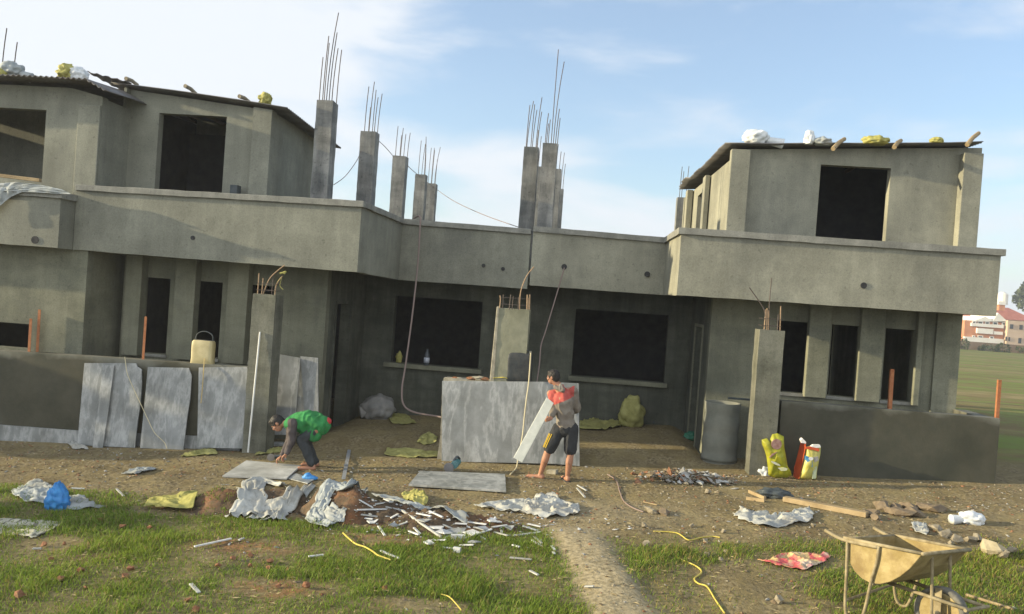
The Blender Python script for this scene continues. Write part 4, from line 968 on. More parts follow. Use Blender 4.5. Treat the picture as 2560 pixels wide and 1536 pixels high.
# --- boy carrying a plank, seen from behind, looking left
BY = 11.0
S = lambda x, y, dy=0: P(*c3(x, y), BY+dy)
bg_ = base_h(-.1, BY)+.01
boy = empty('person', (-.15, BY, bg_), 'boy in a red and grey jacket and black shorts carrying a stone plank', 'person', 'workers in the yard')
ank_r, ank_l = S(1518, 1290), S(1240, 1262, .05)
kn_r, kn_l = S(1548, 1060, -.03), S(1315, 1035, -.02)
hp_r, hp_l = S(1560, 790, 0), S(1430, 800, 0)
hipc = S(1495, 765); waist = S(1500, 690, .0); chest = S(1475, 500, -.02); neck = S(1425, 345, -.02)
sh_r, sh_l = S(1575, 400, -.01), S(1345, 430, .02)
hc = S(1372, 262, -.02)
b = MB()
for (hp_, kn, an) in ((hp_r, kn_r, ank_r), (hp_l, kn_l, ank_l)):
    limb(b, hp_, kn, .078, .050); calf = kn.lerp(an, .35)+Vector((0, -.012, 0)); limb(b, kn, calf, .048, .050); limb(b, calf, an, .048, .029)
# feet: right seen from behind, left pointing left
for (an, dr, L_) in ((ank_r, Vector((-.35, .9, 0)), .17), (ank_l, Vector((-.97, .15, 0)), .19)):
    dr.normalize(); zf = base_h(an.x, an.y)+.035; heel = Vector((an.x, an.y, zf))-dr*.03; toe = heel+dr*L_; toe.z = zf-.012
    limb(b, an, heel+Vector((0, 0, .01)), .031, .030); limb(b, heel, toe, .032, .026, 14, 5)
    sd_ = Vector((-dr.y, dr.x, 0))
    for q_ in (-2, -1, 0, 1, 2): limb(b, toe+sd_*q_*.011, toe+sd_*q_*.013+dr*(.030 if q_ < 2 else .036), .009, .007, 8, 2)
limb(b, hipc, waist, .115, .105); limb(b, waist, chest, .105, .125); limb(b, sh_l, sh_r, .05, .05); limb(b, chest, neck, .08, .05); limb(b, neck, hc+Vector((0, 0, -.04)), .045, .045)
el_l, wr_l = S(1375, 600, -.06), S(1348, 690, -.14)
el_r, wr_r = S(1620, 590, .10), S(1420, 640, .26)
limb(b, sh_l, el_l, .046, .036); limb(b, el_l, wr_l, .036, .024); limb(b, sh_r, el_r, .046, .036); limb(b, el_r, wr_r, .036, .024)
hand(b, wr_l, S(1300, 700, -.14)-wr_l, (0, 0, 1), 1, .9, .85); hand(b, wr_r, (-.8, .0, -.2), (0, 0, 1), 1, .9, .85)
W_, R_ = head(b, hc, (-.93, .32, -.12), (.08, -.02, 1), .86)
fuse(b, 'body', m_skin, boy, .0055, 3)
face_bits(W_, R_, .86, boy); hair(W_, R_, .86, boy, seed=3)
j = MB()
limb(j, S(1500, 735), waist, .125, .118); limb(j, waist, chest, .118, .140); limb(j, S(1375, 440), S(1555, 415), .060, .062); limb(j, chest, S(1440, 370), .10, .058)
limb(j, S(1360, 445, -.0), S(1378, 590, -.06), .060, .056); limb(j, S(1378, 590, -.06), S(1362, 650, -.11), .056, .042)
limb(j, sh_r, el_r, .062, .052); limb(j, el_r, S(1480, 630, .20), .052, .040)
m_jack = mat('greybrown_jacket', (.15,.125,.10), (.21,.185,.15), 8, bump=.35, bscale=80)
jo = fuse(j, 'jacket', m_jack, boy, .009, 3, wrinkle=.013, seed=2, wf=13)
m_redj = mat('faded_red_cloth', (.32,.055,.045), (.40,.095,.075), 12, bump=.35, bscale=80)
jo.data.materials.append(m_redj)
zc = S(1450, 490).z; dir_ = S(1300, 600)-S(1560, 440)
pa, pb = S(1290, 575), S(1600, 450)
for pg in jo.data.polygons:
    c_ = pg.center; tt = (c_.x-pa.x)/(pb.x-pa.x); zl_ = pa.z+(pb.z-pa.z)*tt
    if c_.x < chest.x-.03 and c_.z < S(0, 560).z-.0 : zl_ = max(zl_, S(1350, 540).z)
    if c_.z > zl_+.0 and c_.x < S(1590, 400).x and c_.x < S(1600, 400).x: pg.material_index = 1
h_ = MB()
limb(h_, S(1395, 365, -.09), S(1470, 395, -.12), .030, .036); limb(h_, S(1470, 395, -.12), S(1450, 345, -.08), .03, .026)
fuse(h_, 'hood', m_jack, boy, .008, 4, wrinkle=.006, seed=4, wf=30)
p_ = MB(); limb(p_, S(1495, 790), S(1500, 745), .118, .114)
for (hp_, kn, dx) in ((hp_r, kn_r, 0), (hp_l, kn_l, 0)): limb(p_, hp_, hp_.lerp(kn, .80), .095, .086)
po = fuse(p_, 'shorts', m_black, boy, .008, 3, wrinkle=.008, seed=6, wf=16)
# three yellow stripes down the outside of the left leg
m_stripe = mat('yellow_stripe', (.62,.42,.03), bump=0)
for k in range(3):
    sv = []
    for i in range(9):
        t_ = i/8; a_ = hp_l.lerp(kn_l, .18+.60*t_); rr = .099-.009*t_; ang = math.radians(192+20*k)
        dirv = Vector((math.cos(ang), math.sin(ang), 0)); sv.append(a_+dirv*(rr+.004))
    MB().tube(sv, .0055, 6).build('stripe', m_stripe, po).location = (0, 0, 0)
for (an, dr) in ((ank_r, Vector((-.35, .9, 0))), (ank_l, Vector((-.97, .15, 0)))):
    dr.normalize(); zf = base_h(an.x, an.y); c_ = Vector((an.x, an.y, zf))+dr*.065; sd_ = Vector((-dr.y, dr.x, 0))
    o_ = MB().obox(c_+Vector((0, 0, .002)), dr*.125, sd_*.040, (0, 0, .006)); o_.tube([c_+dr*.05+sd_*.036, c_+dr*.02+Vector((0,0,.058)), c_+dr*.05-sd_*.036], .007, 6)
    o_.build('sandal', m_rubber, boy, bevel=.004)
# plank he carries
q = [P(*c3(*v), BY-.19) for v in ((962,1092),(1052,1142),(1362,560),(1288,500))]
q[3] += (q[3]-q[0])*.05; q[2] += (q[2]-q[1])*.05
e_ = (q[0]-q[1]).normalized().cross((q[2]-q[1]).normalized()); e_ = e_ if e_.y > 0 else -e_
tag(MB().poly(q, e_*.025).build('stone_plank', mat('white_plank_stone', (.52,.53,.46), (.66,.66,.58), 9, rough=.6, bump=.1), base=True, bevel=.004), 'pale narrow stone plank held slanting by the boy', 'stone plank')
bx((1300,1262), (1400,1268), .06, .10, m_rough, 'small pale block on the ground between the boy\'s feet', 'stone_block', 'block', cr=c3)

# --- stooping worker
MY = 11.0
S2 = lambda x, y, dy=0: P(*c2(x, y), MY+dy)
man = empty('person', (-3.75, MY, base_h(-3.75, MY)), 'stooping worker in a green vest and dark trousers cutting the pale slab', 'person', 'workers in the yard')
hipm = S2(1330, 560); back = S2(1180, 450); chm = S2(1010, 510); nk = S2(900, 520)
b = MB()
limb(b, hipm, back, .11, .10); limb(b, back, chm, .10, .10); limb(b, chm, nk, .075, .05); limb(b, nk, S2(810, 530), .047, .047)
kn1, an1 = S2(1085, 745, -.06), S2(1225, 1075, -.06); kn2, an2 = S2(1130, 770, .14), S2(1270, 1050, .2)
limb(b, S2(1320, 580, -.05), kn1, .075, .056); limb(b, kn1, an1, .052, .033); limb(b, S2(1330, 580, .1), kn2, .075, .056); limb(b, kn2, an2, .052, .033)
for an in (an1, an2):
    zf = base_h(an.x, an.y)+.034; heel = Vector((an.x+.02, an.y, zf)); toe = heel+Vector((-.19, -.04, -.012))
    limb(b, an, heel, .033, .033); limb(b, heel, toe, .034, .028)
    for q_ in (-2, -1, 0, 1, 2): limb(b, toe+Vector((0, q_*.012, 0)), toe+Vector((-.03, q_*.014, -.002)), .009, .0075, 8, 2)
el1, w1 = S2(950, 745, -.12), S2(880, 925, -.16); el2, w2 = S2(930, 740, .16), S2(820, 960, .04)
s1, s2 = S2(925, 530, -.12), S2(925, 530, .14)
limb(b, s1, s2, .045, .045)
limb(b, s1, el1, .05, .04); limb(b, el1, w1, .04, .027); limb(b, s2, el2, .05, .04); limb(b, el2, w2, .04, .027)
hand(b, w1, S2(790, 1010, -.16)-w1, (0, 1, 0), 1, .7); hand(b, w2, S2(740, 1010, .0)-w2, (0, 1, 0), -1, .7)
W_, R_ = head(b, S2(762, 528), (-.62, -.22, -.75), (-.72, -.05, .68), .98)
fuse(b, 'body', m_skin, man, .0055, 3)
face_bits(W_, R_, .98, man); hair(W_, R_, .98, man, seed=8)
m_green = mat('green_vest', (.018,.13,.035), (.035,.21,.06), 7, bump=.3, bscale=70)
j = MB(); limb(j, S2(1335, 545), S2(1200, 472), .136, .130); limb(j, S2(1200, 472), S2(1040, 508), .130, .128); limb(j, S2(1040, 505), S2(945, 515), .130, .09); limb(j, S2(930, 530, -.10), S2(930, 530, .12), .078, .078)
limb(j, S2(1240, 590), S2(1250, 665, -.04), .125, .10); limb(j, S2(1130, 570), S2(1180, 640), .11, .085)
fuse(j, 'vest', m_green, man, .009, 3, wrinkle=.022, seed=5, wf=11)
m_slv = mat('dark_brown_sleeve', (.055,.045,.045), (.09,.075,.07), 9, bump=.3, bscale=70)
for (a_, e_, w_) in ((s1, el1, w1), (s2, el2, w2)):
    j = MB(); limb(j, a_+Vector((.03, 0, .01)), e_, .072, .055); limb(j, e_, e_.lerp(w_, .9), .055, .038); fuse(j, 'sleeve', m_slv, man, .008, 3, wrinkle=.010, seed=7, wf=16)
m_tr = mat('dark_trousers', (.028,.032,.034), (.045,.05,.052), 9, bump=.3, bscale=70)
for (h_, k_, a_) in ((S2(1310, 590, -.05), kn1, an1), (S2(1320, 590, .1), kn2, an2)):
    h_ = h_.lerp(k_, .32); j = MB(); limb(j, h_, k_, .084, .074); limb(j, k_, k_.lerp(a_, .93), .074, .056); fuse(j, 'trouser_leg', m_tr, man, .008, 3, wrinkle=.010, seed=9, wf=14)
j = MB(); limb(j, S2(1350, 560, .0), S2(1420, 500, .02), .10, .06); fuse(j, 'waistband', mat('red_waistband', (.32,.025,.03), (.42,.05,.05), 9, bump=.2), man, .008, 3, wrinkle=.006, wf=20)
# blue slipper and cutting tool
p = G(*c2(1190, 1275)); o = MB(); ell(o, p+Vector((0, 0, .03)), (.11, .05, .035)); ell(o, p+Vector((-.03, 0, .06)), (.05, .045, .035))
tag(fuse(o, 'slipper', m_bluep, None, .008, 3, .004), 'blue slipper beside the pale slab and the stooping worker', 'slipper')
tp = G(*c2(775, 1040)); o = empty('grinder', tp, 'small dusty cutting tool under the stooping worker\'s hands', 'power tool')
MB().tube([tp+Vector((-.09, 0, .07)), tp+Vector((.07, .02, .09))], .03, 10, .026).build('body', m_dull, o, smooth=False, bevel=.004)
MB().tube([tp+Vector((-.10, -.045, .07)), tp+Vector((-.10, -.04, .07))], .055, 18).build('blade', m_roof, o)
tp = G(*c3(350, 1250)); o = empty('marble_cutter', tp, 'dusty teal and grey stone cutter standing behind the flat grey slab', 'power tool')
MB().tube([tp+Vector((0, -.04, .12)), tp+Vector((.03, .14, .14))], .055, 12, .045).build('motor', mat('teal_plastic', (.05,.16,.16), (.12,.22,.22), 20, bump=.2), o, bevel=.006)
MB().box(tp.x-.11, tp.y-.06, tp.z, tp.x+.09, tp.y+.08, tp.z+.012).tube([tp+Vector((-.07, -.06, .08)), tp+Vector((-.07, -.05, .08))], .07, 20).build('base_plate', m_roof, o, bevel=.003)
MB().tube(spline([tp+Vector((-.02, .02, .17)), tp+Vector((.02, .06, .22)), tp+Vector((.05, .12, .18))]), .016, 8).build('handle', m_dull, o)

# ------------------------------------------------------------------ jerrycans, drum, bags
def jerrycan(xa, ya, xb, yb, Y, mt, label, cr, handle=True, torn=False, depth=.16):
    a = P(*cr(xa, yb), Y); b_ = P(*cr(xb, yb), Y); t_ = P(*cr(xa, ya), Y)
    e = empty('jerrycan', ((a.x+b_.x)/2, Y+depth/2, min(a.z, b_.z)), label, 'jerrycan')
    z0 = min(a.z, b_.z); z1 = t_.z
    bm_ = MB(); cx_, cy_, hw, hd = (a.x+b_.x)/2, Y+depth/2, (b_.x-a.x)/2, depth/2; prof_ = [(0,.90),(.03,1),(.25,.97),(.5,.985),(.78,.99),(.93,.96),(1,.84)]; m_ = 24; vs = []; fs = []
    for (h__, s__) in prof_:
        for k in range(m_):
            an = 2*math.pi*k/m_; c__, s2_ = math.cos(an), math.sin(an); e__ = .32
            vs.append((cx_+hw*s__*math.copysign(abs(c__)**e__, c__)+.006*noise.noise((k, h__*5, 1)), cy_+hd*s__*math.copysign(abs(s2_)**e__, s2_), z0+(z1-z0)*h__+.008*noise.noise((k*.7, h__*4, 2))*h__))
    for i in range(len(prof_)-1):
        for k in range(m_): fs.append((i*m_+k, i*m_+(k+1) % m_, (i+1)*m_+(k+1) % m_, (i+1)*m_+k))
    fs += [tuple(range(m_))[::-1], tuple((len(prof_)-1)*m_+k for k in range(m_))]
    o = bm_.add(vs, fs).build('body', mt, e, smooth=True); o.data.set_sharp_from_angle(angle=math.radians(50))
    return e, a, b_, z0, z1
m_can = mat('yellowed_plastic_can', (.40,.34,.17), (.50,.43,.24), 5, rough=.6, bump=.15, c3=(.33,.27,.13))
z_ = zl(P(485, 880, 12.13).x)
e, a, b_, z0, z1 = jerrycan(1300, 1180, 1450, 1345, 12.12, m_can, 'open yellowed jerrycan with a wire handle standing on the left yard wall', lambda x, y: crop(0, 420, 2.748)(x, y))
e.location.z += 0
mid_ = (a.x+b_.x)/2
MB().tube(spline([Vector((a.x+.03, 12.2, z1-.03)), Vector((a.x+.06, 12.2, z1+.09)), Vector((mid_, 12.2, z1+.14)), Vector((b_.x-.05, 12.2, z1+.09)), Vector((b_.x-.03, 12.2, z1-.03))]), .008, 6).build('handle', m_dull, e)
MB().box(a.x+.03, 12.15, z1-.01, b_.x-.03, 12.25, z1+.006).build('opening', m_dark, e)  # dark box paints the shade inside the open mouth
m_can2 = mat('black_dusty_can', (.014,.018,.021), (.034,.040,.042), 7, rough=.6, bump=.2, c3=(.07,.065,.055))
e, a, b_, z0, z1 = jerrycan(1822, 770, 2000, 972, 12.11, m_can2, 'black dusty jerrycan on the centre wall in front of the greenish pillar', c8, depth=.20)
MB().tube(spline([Vector((a.x+.05, 12.2, z1-.02)), Vector((a.x+.07, 12.2, z1+.035)), Vector((b_.x-.09, 12.2, z1+.035)), Vector((b_.x-.07, 12.2, z1-.02))]), .012, 8).build('handle', m_can2, e)
MB().tube([(b_.x-.05, 12.2, z1-.02), (b_.x-.05, 12.2, z1+.035)], .022, 12).build('cap', m_rough, e)
# rubbish on top of the centre wall
for i, (x, y, r_) in enumerate(((1475, 945, .05), (1510, 948, .06), (1590, 945, .07), (1635, 940, .10), (1680, 950, .07))):
    q = P(*c8(x, y+12), 12.2); vs_, fs_ = blob_mesh((q.x, q.y, q.z+.012), (r_, .05, .026), i+50, .4, 3, 2)
    tag(MB().add(vs_, fs_).build('stone_chip', m_rough if i % 2 else m_brick, base=True), 'loose chip of plaster or brick lying on the centre wall top', 'stone chip', 'chips on the centre wall top')
q0 = P(*c8(1740, 958), 12.11)
tag(MB().tube(spline([q0+Vector((.0,0,.02)), q0+Vector((.08,.02,.03)), q0+Vector((.16,0,.04)), q0+Vector((.24,.03,.02)), q0+Vector((.3,.01,.03))]), .008, 5).build('cord', m_rope, base=True), 'tangle of straw coloured cord left of the black jerrycan', 'cord')
# drum
a = P(*c10(265, 1150), 12.9); b_ = P(*c10(515, 1150), 12.9); tz = P(*c10(390, 950), 12.9).z; r_ = (b_.x-a.x)/2; cx = (a.x+b_.x)/2; cy = 12.9+.0
zb_ = base_h(cx, cy)-.02
o = empty('drum', (cx, cy, zb_), 'grey dust coated water drum standing behind the right gate pillar', 'drum')
prof = [(r_*.97, zb_), (r_*.98, zb_+.02), (r_*.95, zb_+.05)]+[(r_*(.95+.05*(.5+.5*math.cos(k/24*2*math.pi*3))), zb_+.05+(tz-zb_-.09)*k/24) for k in range(25)]+[(r_, tz-.01), (r_, tz), (r_-.02, tz), (r_-.02, tz-.35)]
lathe(MB(), cx, cy, prof, 40).build('barrel', mat('dusty_steel_drum', (.13,.135,.11), (.19,.19,.155), 4, rough=.8, bump=.2), o, smooth=True)
a = P(*c10(440, 922), 12.75); b_ = P(*c10(610, 935), 12.75)
MB().tube([a, b_], .018, 6).build('rim_stick', m_dull, o)
# upright bags by the right wall
def upright_bag(pts, cr, Y, th, mt, name, label, cat, wr=.012, seed=0):
    q = [P(*cr(*p), Y) for p in pts]; n = len(q)
    # puffed pillow from the outline
    c_ = sum(q, Vector())/n; mb = MB(); rings = 7; vs = []; fs = []
    for sgn in (-1, 1):
        base = len(vs)
        for j in range(rings+1):
            t_ = j/rings
            for i in range(n*4):
                a_ = q[i//4].lerp(q[(i//4+1) % n], (i % 4)/4); p = c_.lerp(a_, t_)
                d_ = th*math.sqrt(max(0, 1-t_**3))*(1+.35*noise.noise((p.x*7, p.z*7, seed)))+wr*noise.noise((p.x*22, p.z*16, seed+3))
                vs.append(p+Vector((0, sgn*d_ if j < rings else 0, 0)))
        for j in range(rings):
            for i in range(n*4):
                i2 = (i+1) % (n*4); fs.append((base+j*n*4+i, base+j*n*4+i2, base+(j+1)*n*4+i2, base+(j+1)*n*4+i))
    o = mb.add(vs, fs).build(name, mt, base=True, smooth=True); return tag(o, label, cat)
cz = crop(1840, 980, 6.183)
m_lime = mat('lime_yellow_bag', (.20,.20,.010), (.30,.29,.018), 6, rough=.5, bump=.5, bscale=30, c3=(.17,.15,.04))
ob = upright_bag([(395,740),(480,715),(500,800),(560,655),(640,640),(740,690),(748,860),(775,1000),(800,1150),(850,1230),(860,1290),(780,1330),(600,1330),(500,1290),(490,1150),(470,1000),(440,900),(400,810)], cz, 11.8, .09, m_lime, 'cement_bag', 'lime yellow crumpled bag with a brown round patch, leaning by the right gate pillar', 'bag', seed=2)
def patch(parent, pts, cr, Y, mt, name, th=.006):
    q = [P(*cr(*p), Y) for p in pts]; o = MB().poly(q, (0, th, 0)).build(name, mt); o.parent = parent; o.location = -world_loc(parent); return o
m_brn = mat('brown_print', (.20,.10,.075), (.30,.19,.16), 30, bump=.1); m_whp = mat('whitish_print', (.45,.45,.42), (.5,.5,.2), 25, bump=.1)
circ = lambda cx, cy, r, n=18, e=1: [(cx+r*math.cos(2*math.pi*k/n), cy+r*e*math.sin(2*math.pi*k/n)) for k in range(n)]
patch(ob, circ(628, 812, 80), cz, 11.715, m_brn, 'round_print', .02)
patch(ob, [(515,1020),(560,960),(640,925),(600,965),(540,1015)], cz, 11.705, m_brn, 'slash_print', .02)
patch(ob, [(540,1070),(600,1085),(670,1120),(690,1150),(620,1130),(560,1100)], cz, 11.70, m_whp, 'pale_print', .02)
patch(ob, [(650,1180),(740,1170),(800,1190),(780,1220),(700,1225)], cz, 11.705, m_whp, 'pale_print', .02)
m_or = mat('orange_red_film', (.42,.065,.022), (.50,.10,.035), 9, rough=.35, bump=.25)
m_y3 = mat('yellow_film', (.36,.32,.06), (.46,.42,.14), 7, rough=.4, bump=.25); m_bl = mat('blue_print', (.04,.18,.36), (.12,.32,.48), 12, bump=.1); m_wh = mat('white_film', (.62,.60,.56), rough=.4, bump=.2)
ob = upright_bag([(1080,850),(1160,835),(1240,830),(1312,850),(1305,960),(1280,1080),(1250,1250),(1245,1350),(1100,1358),(975,1340),(990,1250),(1030,1080),(1065,950)], cz, 11.78, .085, m_y3, 'powder_bag', 'upright yellow white and blue bag with an orange red side beside the lime bag', 'bag', seed=5)
f_ = [P(*cz(*p), 11.78+d) for p, d in (((1010,735),.12), ((1085,790),.05), ((1075,860),-.04), ((1030,1080),-.05), ((975,1345),-.03), ((885,1350),.12), ((900,1180),.14), ((960,960),.14), ((1000,800),.14))]
o_ = MB().poly(f_, (.012, .05, 0)).build('side_gusset', m_or); o_.parent = ob; o_.location = -world_loc(ob)
patch(ob, [(1085,855),(1160,845),(1290,880),(1285,925),(1180,895),(1085,885)], cz, 11.70, m_or, 'top_print', .02)
patch(ob, [(1070,990),(1110,1000),(1180,1060),(1185,1160),(1150,1165),(1110,1090),(1070,1050)], cz, 11.692, m_bl, 'blue_print', .02)
patch(ob, circ(1160, 1035, 36, e=.7), cz, 11.688, m_wh, 'white_spot', .015)
patch(ob, [(1200,1010),(1270,1000),(1280,1060),(1215,1090)], cz, 11.693, mat('grey_print', (.25,.24,.22), bump=.1), 'grey_print', .02)
patch(ob, [(1190,1180),(1255,1150),(1235,1340),(1180,1345)], cz, 11.70, mat('pale_green_film', (.32,.36,.24), bump=.1), 'pale_print', .02)
patch(ob, [(1160,850),(1200,822),(1300,822),(1312,860),(1240,868)], cz, 11.70, m_wh, 'folded_top', .07)
patch(ob, [(1005,745),(1030,720),(1085,775),(1080,800),(1010,790)], cz, 11.78, m_wh, 'folded_top', .09)
p = G(*cz(440, 1290)); sack(p+Vector((0, 0, .04)), (.10, .07, .10), 12, m_sackw, 'crumpled white paper at the foot of the lime yellow bag', 'paper_scrap', 'paper scrap', amp=.5)

# ------------------------------------------------------------------ wheelbarrow
WZ = .20
n0, n1, f1, f0 = PZ(*c7(640,740), WZ+.62), PZ(*c7(1355,882), WZ+.675), PZ(*c7(1820,850), WZ+.62), PZ(*c7(1050,700), WZ+.565)
eA = (n1-n0+f1-f0).normalized(); B_ = (f0-n0+f1-n1)/2; eB = (B_-eA*B_.dot(eA)).normalized(); eC = eA.cross(eB)
LA = ((n1-n0).length+(f1-f0).length)/2; LB = B_.length; org = (n0+n1+f0+f1)/4-eA*LA/2-eB*LB/2
def WB(u, v, z): return org+eA*LA*u+eB*LB*v+Vector((0, 0, z))
m_wb = mat('dusty_ochre_steel', (.23,.17,.065), (.35,.275,.13), 9, rough=.8, bump=.5, bscale=45, c3=(.17,.115,.05), metal=.05, detail=10)
m_wbf = mat('dusty_tube_steel', (.16,.125,.065), (.30,.25,.15), 14, rough=.8, bump=.1)
gz = terrain(org.x, org.y)
wb = empty('wheelbarrow', (org.x, org.y, gz), 'empty dusty ochre wheelbarrow standing on the grass at the lower right', 'wheelbarrow')
prof = [(.04,0),(.035,-.06),(.045,-.12),(.08,-.18),(.15,-.235),(.25,-.275),(.37,-.295),(.50,-.285),(.63,-.25),(.75,-.195),(.86,-.125),(.94,-.055),(1.0,0)]
mb = MB(); n_ = len(prof); vs = []; fs = []
for v in (0, .25, .5, .75, 1):
    for (u, z) in prof: vs.append(WB(u, v, z))
for j in range(4):
    for i in range(n_-1): fs.append((j*n_+i, j*n_+i+1, (j+1)*n_+i+1, (j+1)*n_+i))
mb.add(vs, fs)
for j in (0, 4): mb.add([vs[j*n_+i] for i in range(n_)], [tuple(range(n_))])
o = mb.build('tray', m_wb, wb); solid(o, .005)
MB().tube([WB(-.03,-.01,0), WB(1.02,-.01,0)], .013, 8).tube([WB(.02,1.01,0), WB(1.02,1.01,0)], .013, 8).tube([WB(1.02,-.03,0), WB(1.02,1.03,0)], .014, 8).tube([WB(.02,-.01,0), WB(.02,1.01,0)], .012, 8).build('rim', m_wbf, wb, smooth=True)
for v in (-.02, 1.02):
    MB().tube(spline([WB(.45,v,-.02), WB(-.02,v,-.015), WB(-.30,v,.03)]), .014, 8).build('handle', m_wbf, wb, smooth=True)
def zoff(u, v): p = WB(u, v, 0); return terrain(p.x, p.y)-p.z+.014
for v in (-.02, 1.02):
    g0 = zoff(.2, v)
    MB().tube(spline([WB(.03,v,-.01), WB(.05,v,-.22), WB(.07,v,g0+.12), WB(.13,v,g0+.02), WB(.20,v,g0), WB(.27,v,g0+.02), WB(.34,v,g0+.14), WB(.40,v,-.26), WB(.45,v,-.12), WB(.46,v,-.01)], 6), .0125, 8).build('leg', m_wbf, wb, smooth=True)
MB().tube([WB(.07,-.02,zoff(.1,0)+.16), WB(.07,1.02,zoff(.1,1)+.16)], .011, 8).build('brace', m_wbf, wb)
for v in (.30, .70):
    MB().tube([WB(.40,v,-.30), WB(1.42,v,-.36)], .014, 8).build('fork', m_wbf, wb, smooth=True)
    MB().tube([WB(.95,v,-.03), WB(1.0,v,zoff(1,.5)+.18)], .012, 8).build('strut', m_wbf, wb)
MB().tube([WB(1.42,.24,-.36), WB(1.42,.76,-.36)], .013, 8).build('cross_bar', m_wbf, wb)
MB().tube([WB(.40,-.02,-.30), WB(.40,1.02,-.30)], .013, 8).build('cross_bar', m_wbf, wb)
wc = WB(1.0, .5, zoff(1, .5)+.19)
def ringmesh(c_, R, prof_, n=40):
    vs = []; fs = []; m = len(prof_)
    for k in range(n):
        a_ = 2*math.pi*k/n
        for (r, w_) in prof_: vs.append(c_+(eA*math.cos(a_)+Vector((0, 0, 1))*math.sin(a_))*r+eB*w_)
    for k in range(n):
        k2 = (k+1) % n
        for i in range(m): fs.append((k*m+i, k*m+(i+1) % m, k2*m+(i+1) % m, k2*m+i))
    return MB().add(vs, fs)
wh = MB().tube([wc-eB*.10, wc+eB*.10], .016, 10).build('wheel', m_wbf, wb, smooth=True)
R_ = .19
ringmesh(wc, R_, [(R_-.045,-.03),(R_-.02,-.045),(R_-.004,-.03),(R_,0),(R_-.004,.03),(R_-.02,.045),(R_-.045,.03)]).build('tyre', mat('dusty_tyre', (.10,.095,.08), (.17,.16,.13), 20, rough=.9, bump=.4), wh, smooth=True).location = (0,0,0)
ringmesh(wc, R_, [(.015,-.012),(R_-.05,-.03),(R_-.043,-.03),(R_-.043,.03),(R_-.05,.03),(.015,.012)]).build('rim', m_wb, wh, smooth=False).location = (0,0,0)
for k in (-1, 1): MB().obox(wc+eB*.055*k+Vector((0,0,.08)), eA*.025, eB*.004, (0,0,.10)).build('bracket', m_wbf, wb)

# ------------------------------------------------------------------ hoses, wires, ropes
def rope(pts, r, mt, name, label, cat, n=6, k=8):
    return tag(MB().tube(spline(pts, k), r, n).build(name, mt, base=True, smooth=True), label, cat)
Pd = lambda x, y, Y: P(x, y, Y)
q_ = G(1062, 1010)
rope([Pd(1000,528,14.6), Pd(1014,524,14.35), Pd(1014,560,14.3), Pd(1008,650,14.2), Pd(996,760,13.9), Pd(980,880,13.5), Pd(971,940,13.3), Pd(975,978,13.2), Pd(1000,996,13.1), Pd(1055,1006,13.0), Pd(1085,1012,12.9)], .016, m_hose, 'hose', 'long dusty hose hanging from the parapet down past the left recess window', 'hose')
rope([Pd(1363,648,14.4), Pd(1358,665,14.3), Pd(1342,720,14.2), Pd(1318,800,14.0), Pd(1307,835,13.8), Pd(1303,880,13.5), Pd(1298,915,13.2), Pd(1290,960,12.8)], .011, m_hose, 'cable', 'thin grey cable hanging from a parapet hole between the two recess windows', 'cable')
g3 = lambda x, y, Y: P(*c3(x, y), Y)
rope([g3(1142,10,12.05), g3(1135,120,12.05), g3(1120,320,12.0), g3(1098,480,11.93), g3(1078,650,11.9), g3(1062,820,11.86), g3(1045,930,11.8), g3(1012,1100,11.7), G(*c3(990,1210))+Vector((0,0,.015)), G(*c3(930,1275))+Vector((0,0,.015))], .010, m_cable, 'cable', 'cream cable running down the face of the largest marble slab', 'cable')
g1 = lambda x, y, Y: P(*c1(x, y), Y)
rope([g1(1102,150,12.06), g1(1110,210,12.02), g1(1125,300,11.93), g1(1175,420,11.9), g1(1235,550,11.88), g1(1300,690,11.87), g1(1365,820,11.86), g1(1450,905,11.84), g1(1475,962,11.8)], .006, m_cable, 'cable', 'thin pale cable looping over the widest left slab and the veined slab', 'cable')
rope([g1(1808,165,12.08), g1(1800,250,12.0), g1(1788,420,11.96), g1(1775,560,11.95)], .008, mat('ochre_cord', (.42,.32,.14), bump=0), 'cord', 'ochre cord dangling from the yellowed jerrycan over the mottled slab', 'cord')
rope([Pd(806,447,13.5), Pd(835,425,14.4), Pd(862,388,15.5), Pd(872,365,15.6)], .007, m_hose, 'wire', 'slack wire between the first and the second rebar topped columns', 'wire')
rope([Pd(908,335,15.8), Pd(930,355,16.8), Pd(950,378,18.2)], .007, m_hose, 'wire', 'slack wire between the second and the third rebar topped columns', 'wire')
rope([Pd(980,395,18.5), Pd(1000,415,20), Pd(1055,458,22.9), Pd(1100,488,20), Pd(1170,520,18), Pd(1252,549,15.9)], .008, m_hose, 'wire', 'long sagging wire crossing the sky gap to the central columns', 'wire')
def grope(pts, cr, r, mt, name, label, cat, lift=None):
    return rope([G(*cr(*p))+Vector((0, 0, (lift or r)+.004)) for p in pts], r, mt, name, label, cat, k=10)
grope([(250,215),(330,270),(362,370),(400,460),(480,520),(580,560)], c6, .009, m_hose, 'cable', 'dusty cable winding over the dirt right of the boy', 'cable')
grope([(670,735),(880,750),(990,815),(1100,795),(1200,782),(1280,792)], c6, .0065, m_rope, 'rope', 'short yellow rope lying on the patchy grass right of the ridge path', 'rope')
grope([(905,900),(880,970),(1050,1050),(1110,1110),(1045,1170),(1080,1215),(1160,1245),(1240,1370),(1322,1490)], c6, .0075, m_rope, 'rope', 'long yellow rope snaking to the bottom edge right of the path', 'rope')
grope([(330,560),(420,640),(500,670),(560,705),(600,735),(640,750),(700,772)], c5, .008, m_rope, 'rope', 'bright yellow rope in the grass below the soil heap', 'rope', .03)
grope([(1090,1040),(1150,1060),(1200,1110),(1245,1165)], c5, .005, m_rope, 'rope', 'pale yellow rope end in the grass at the bottom centre', 'rope', .03)
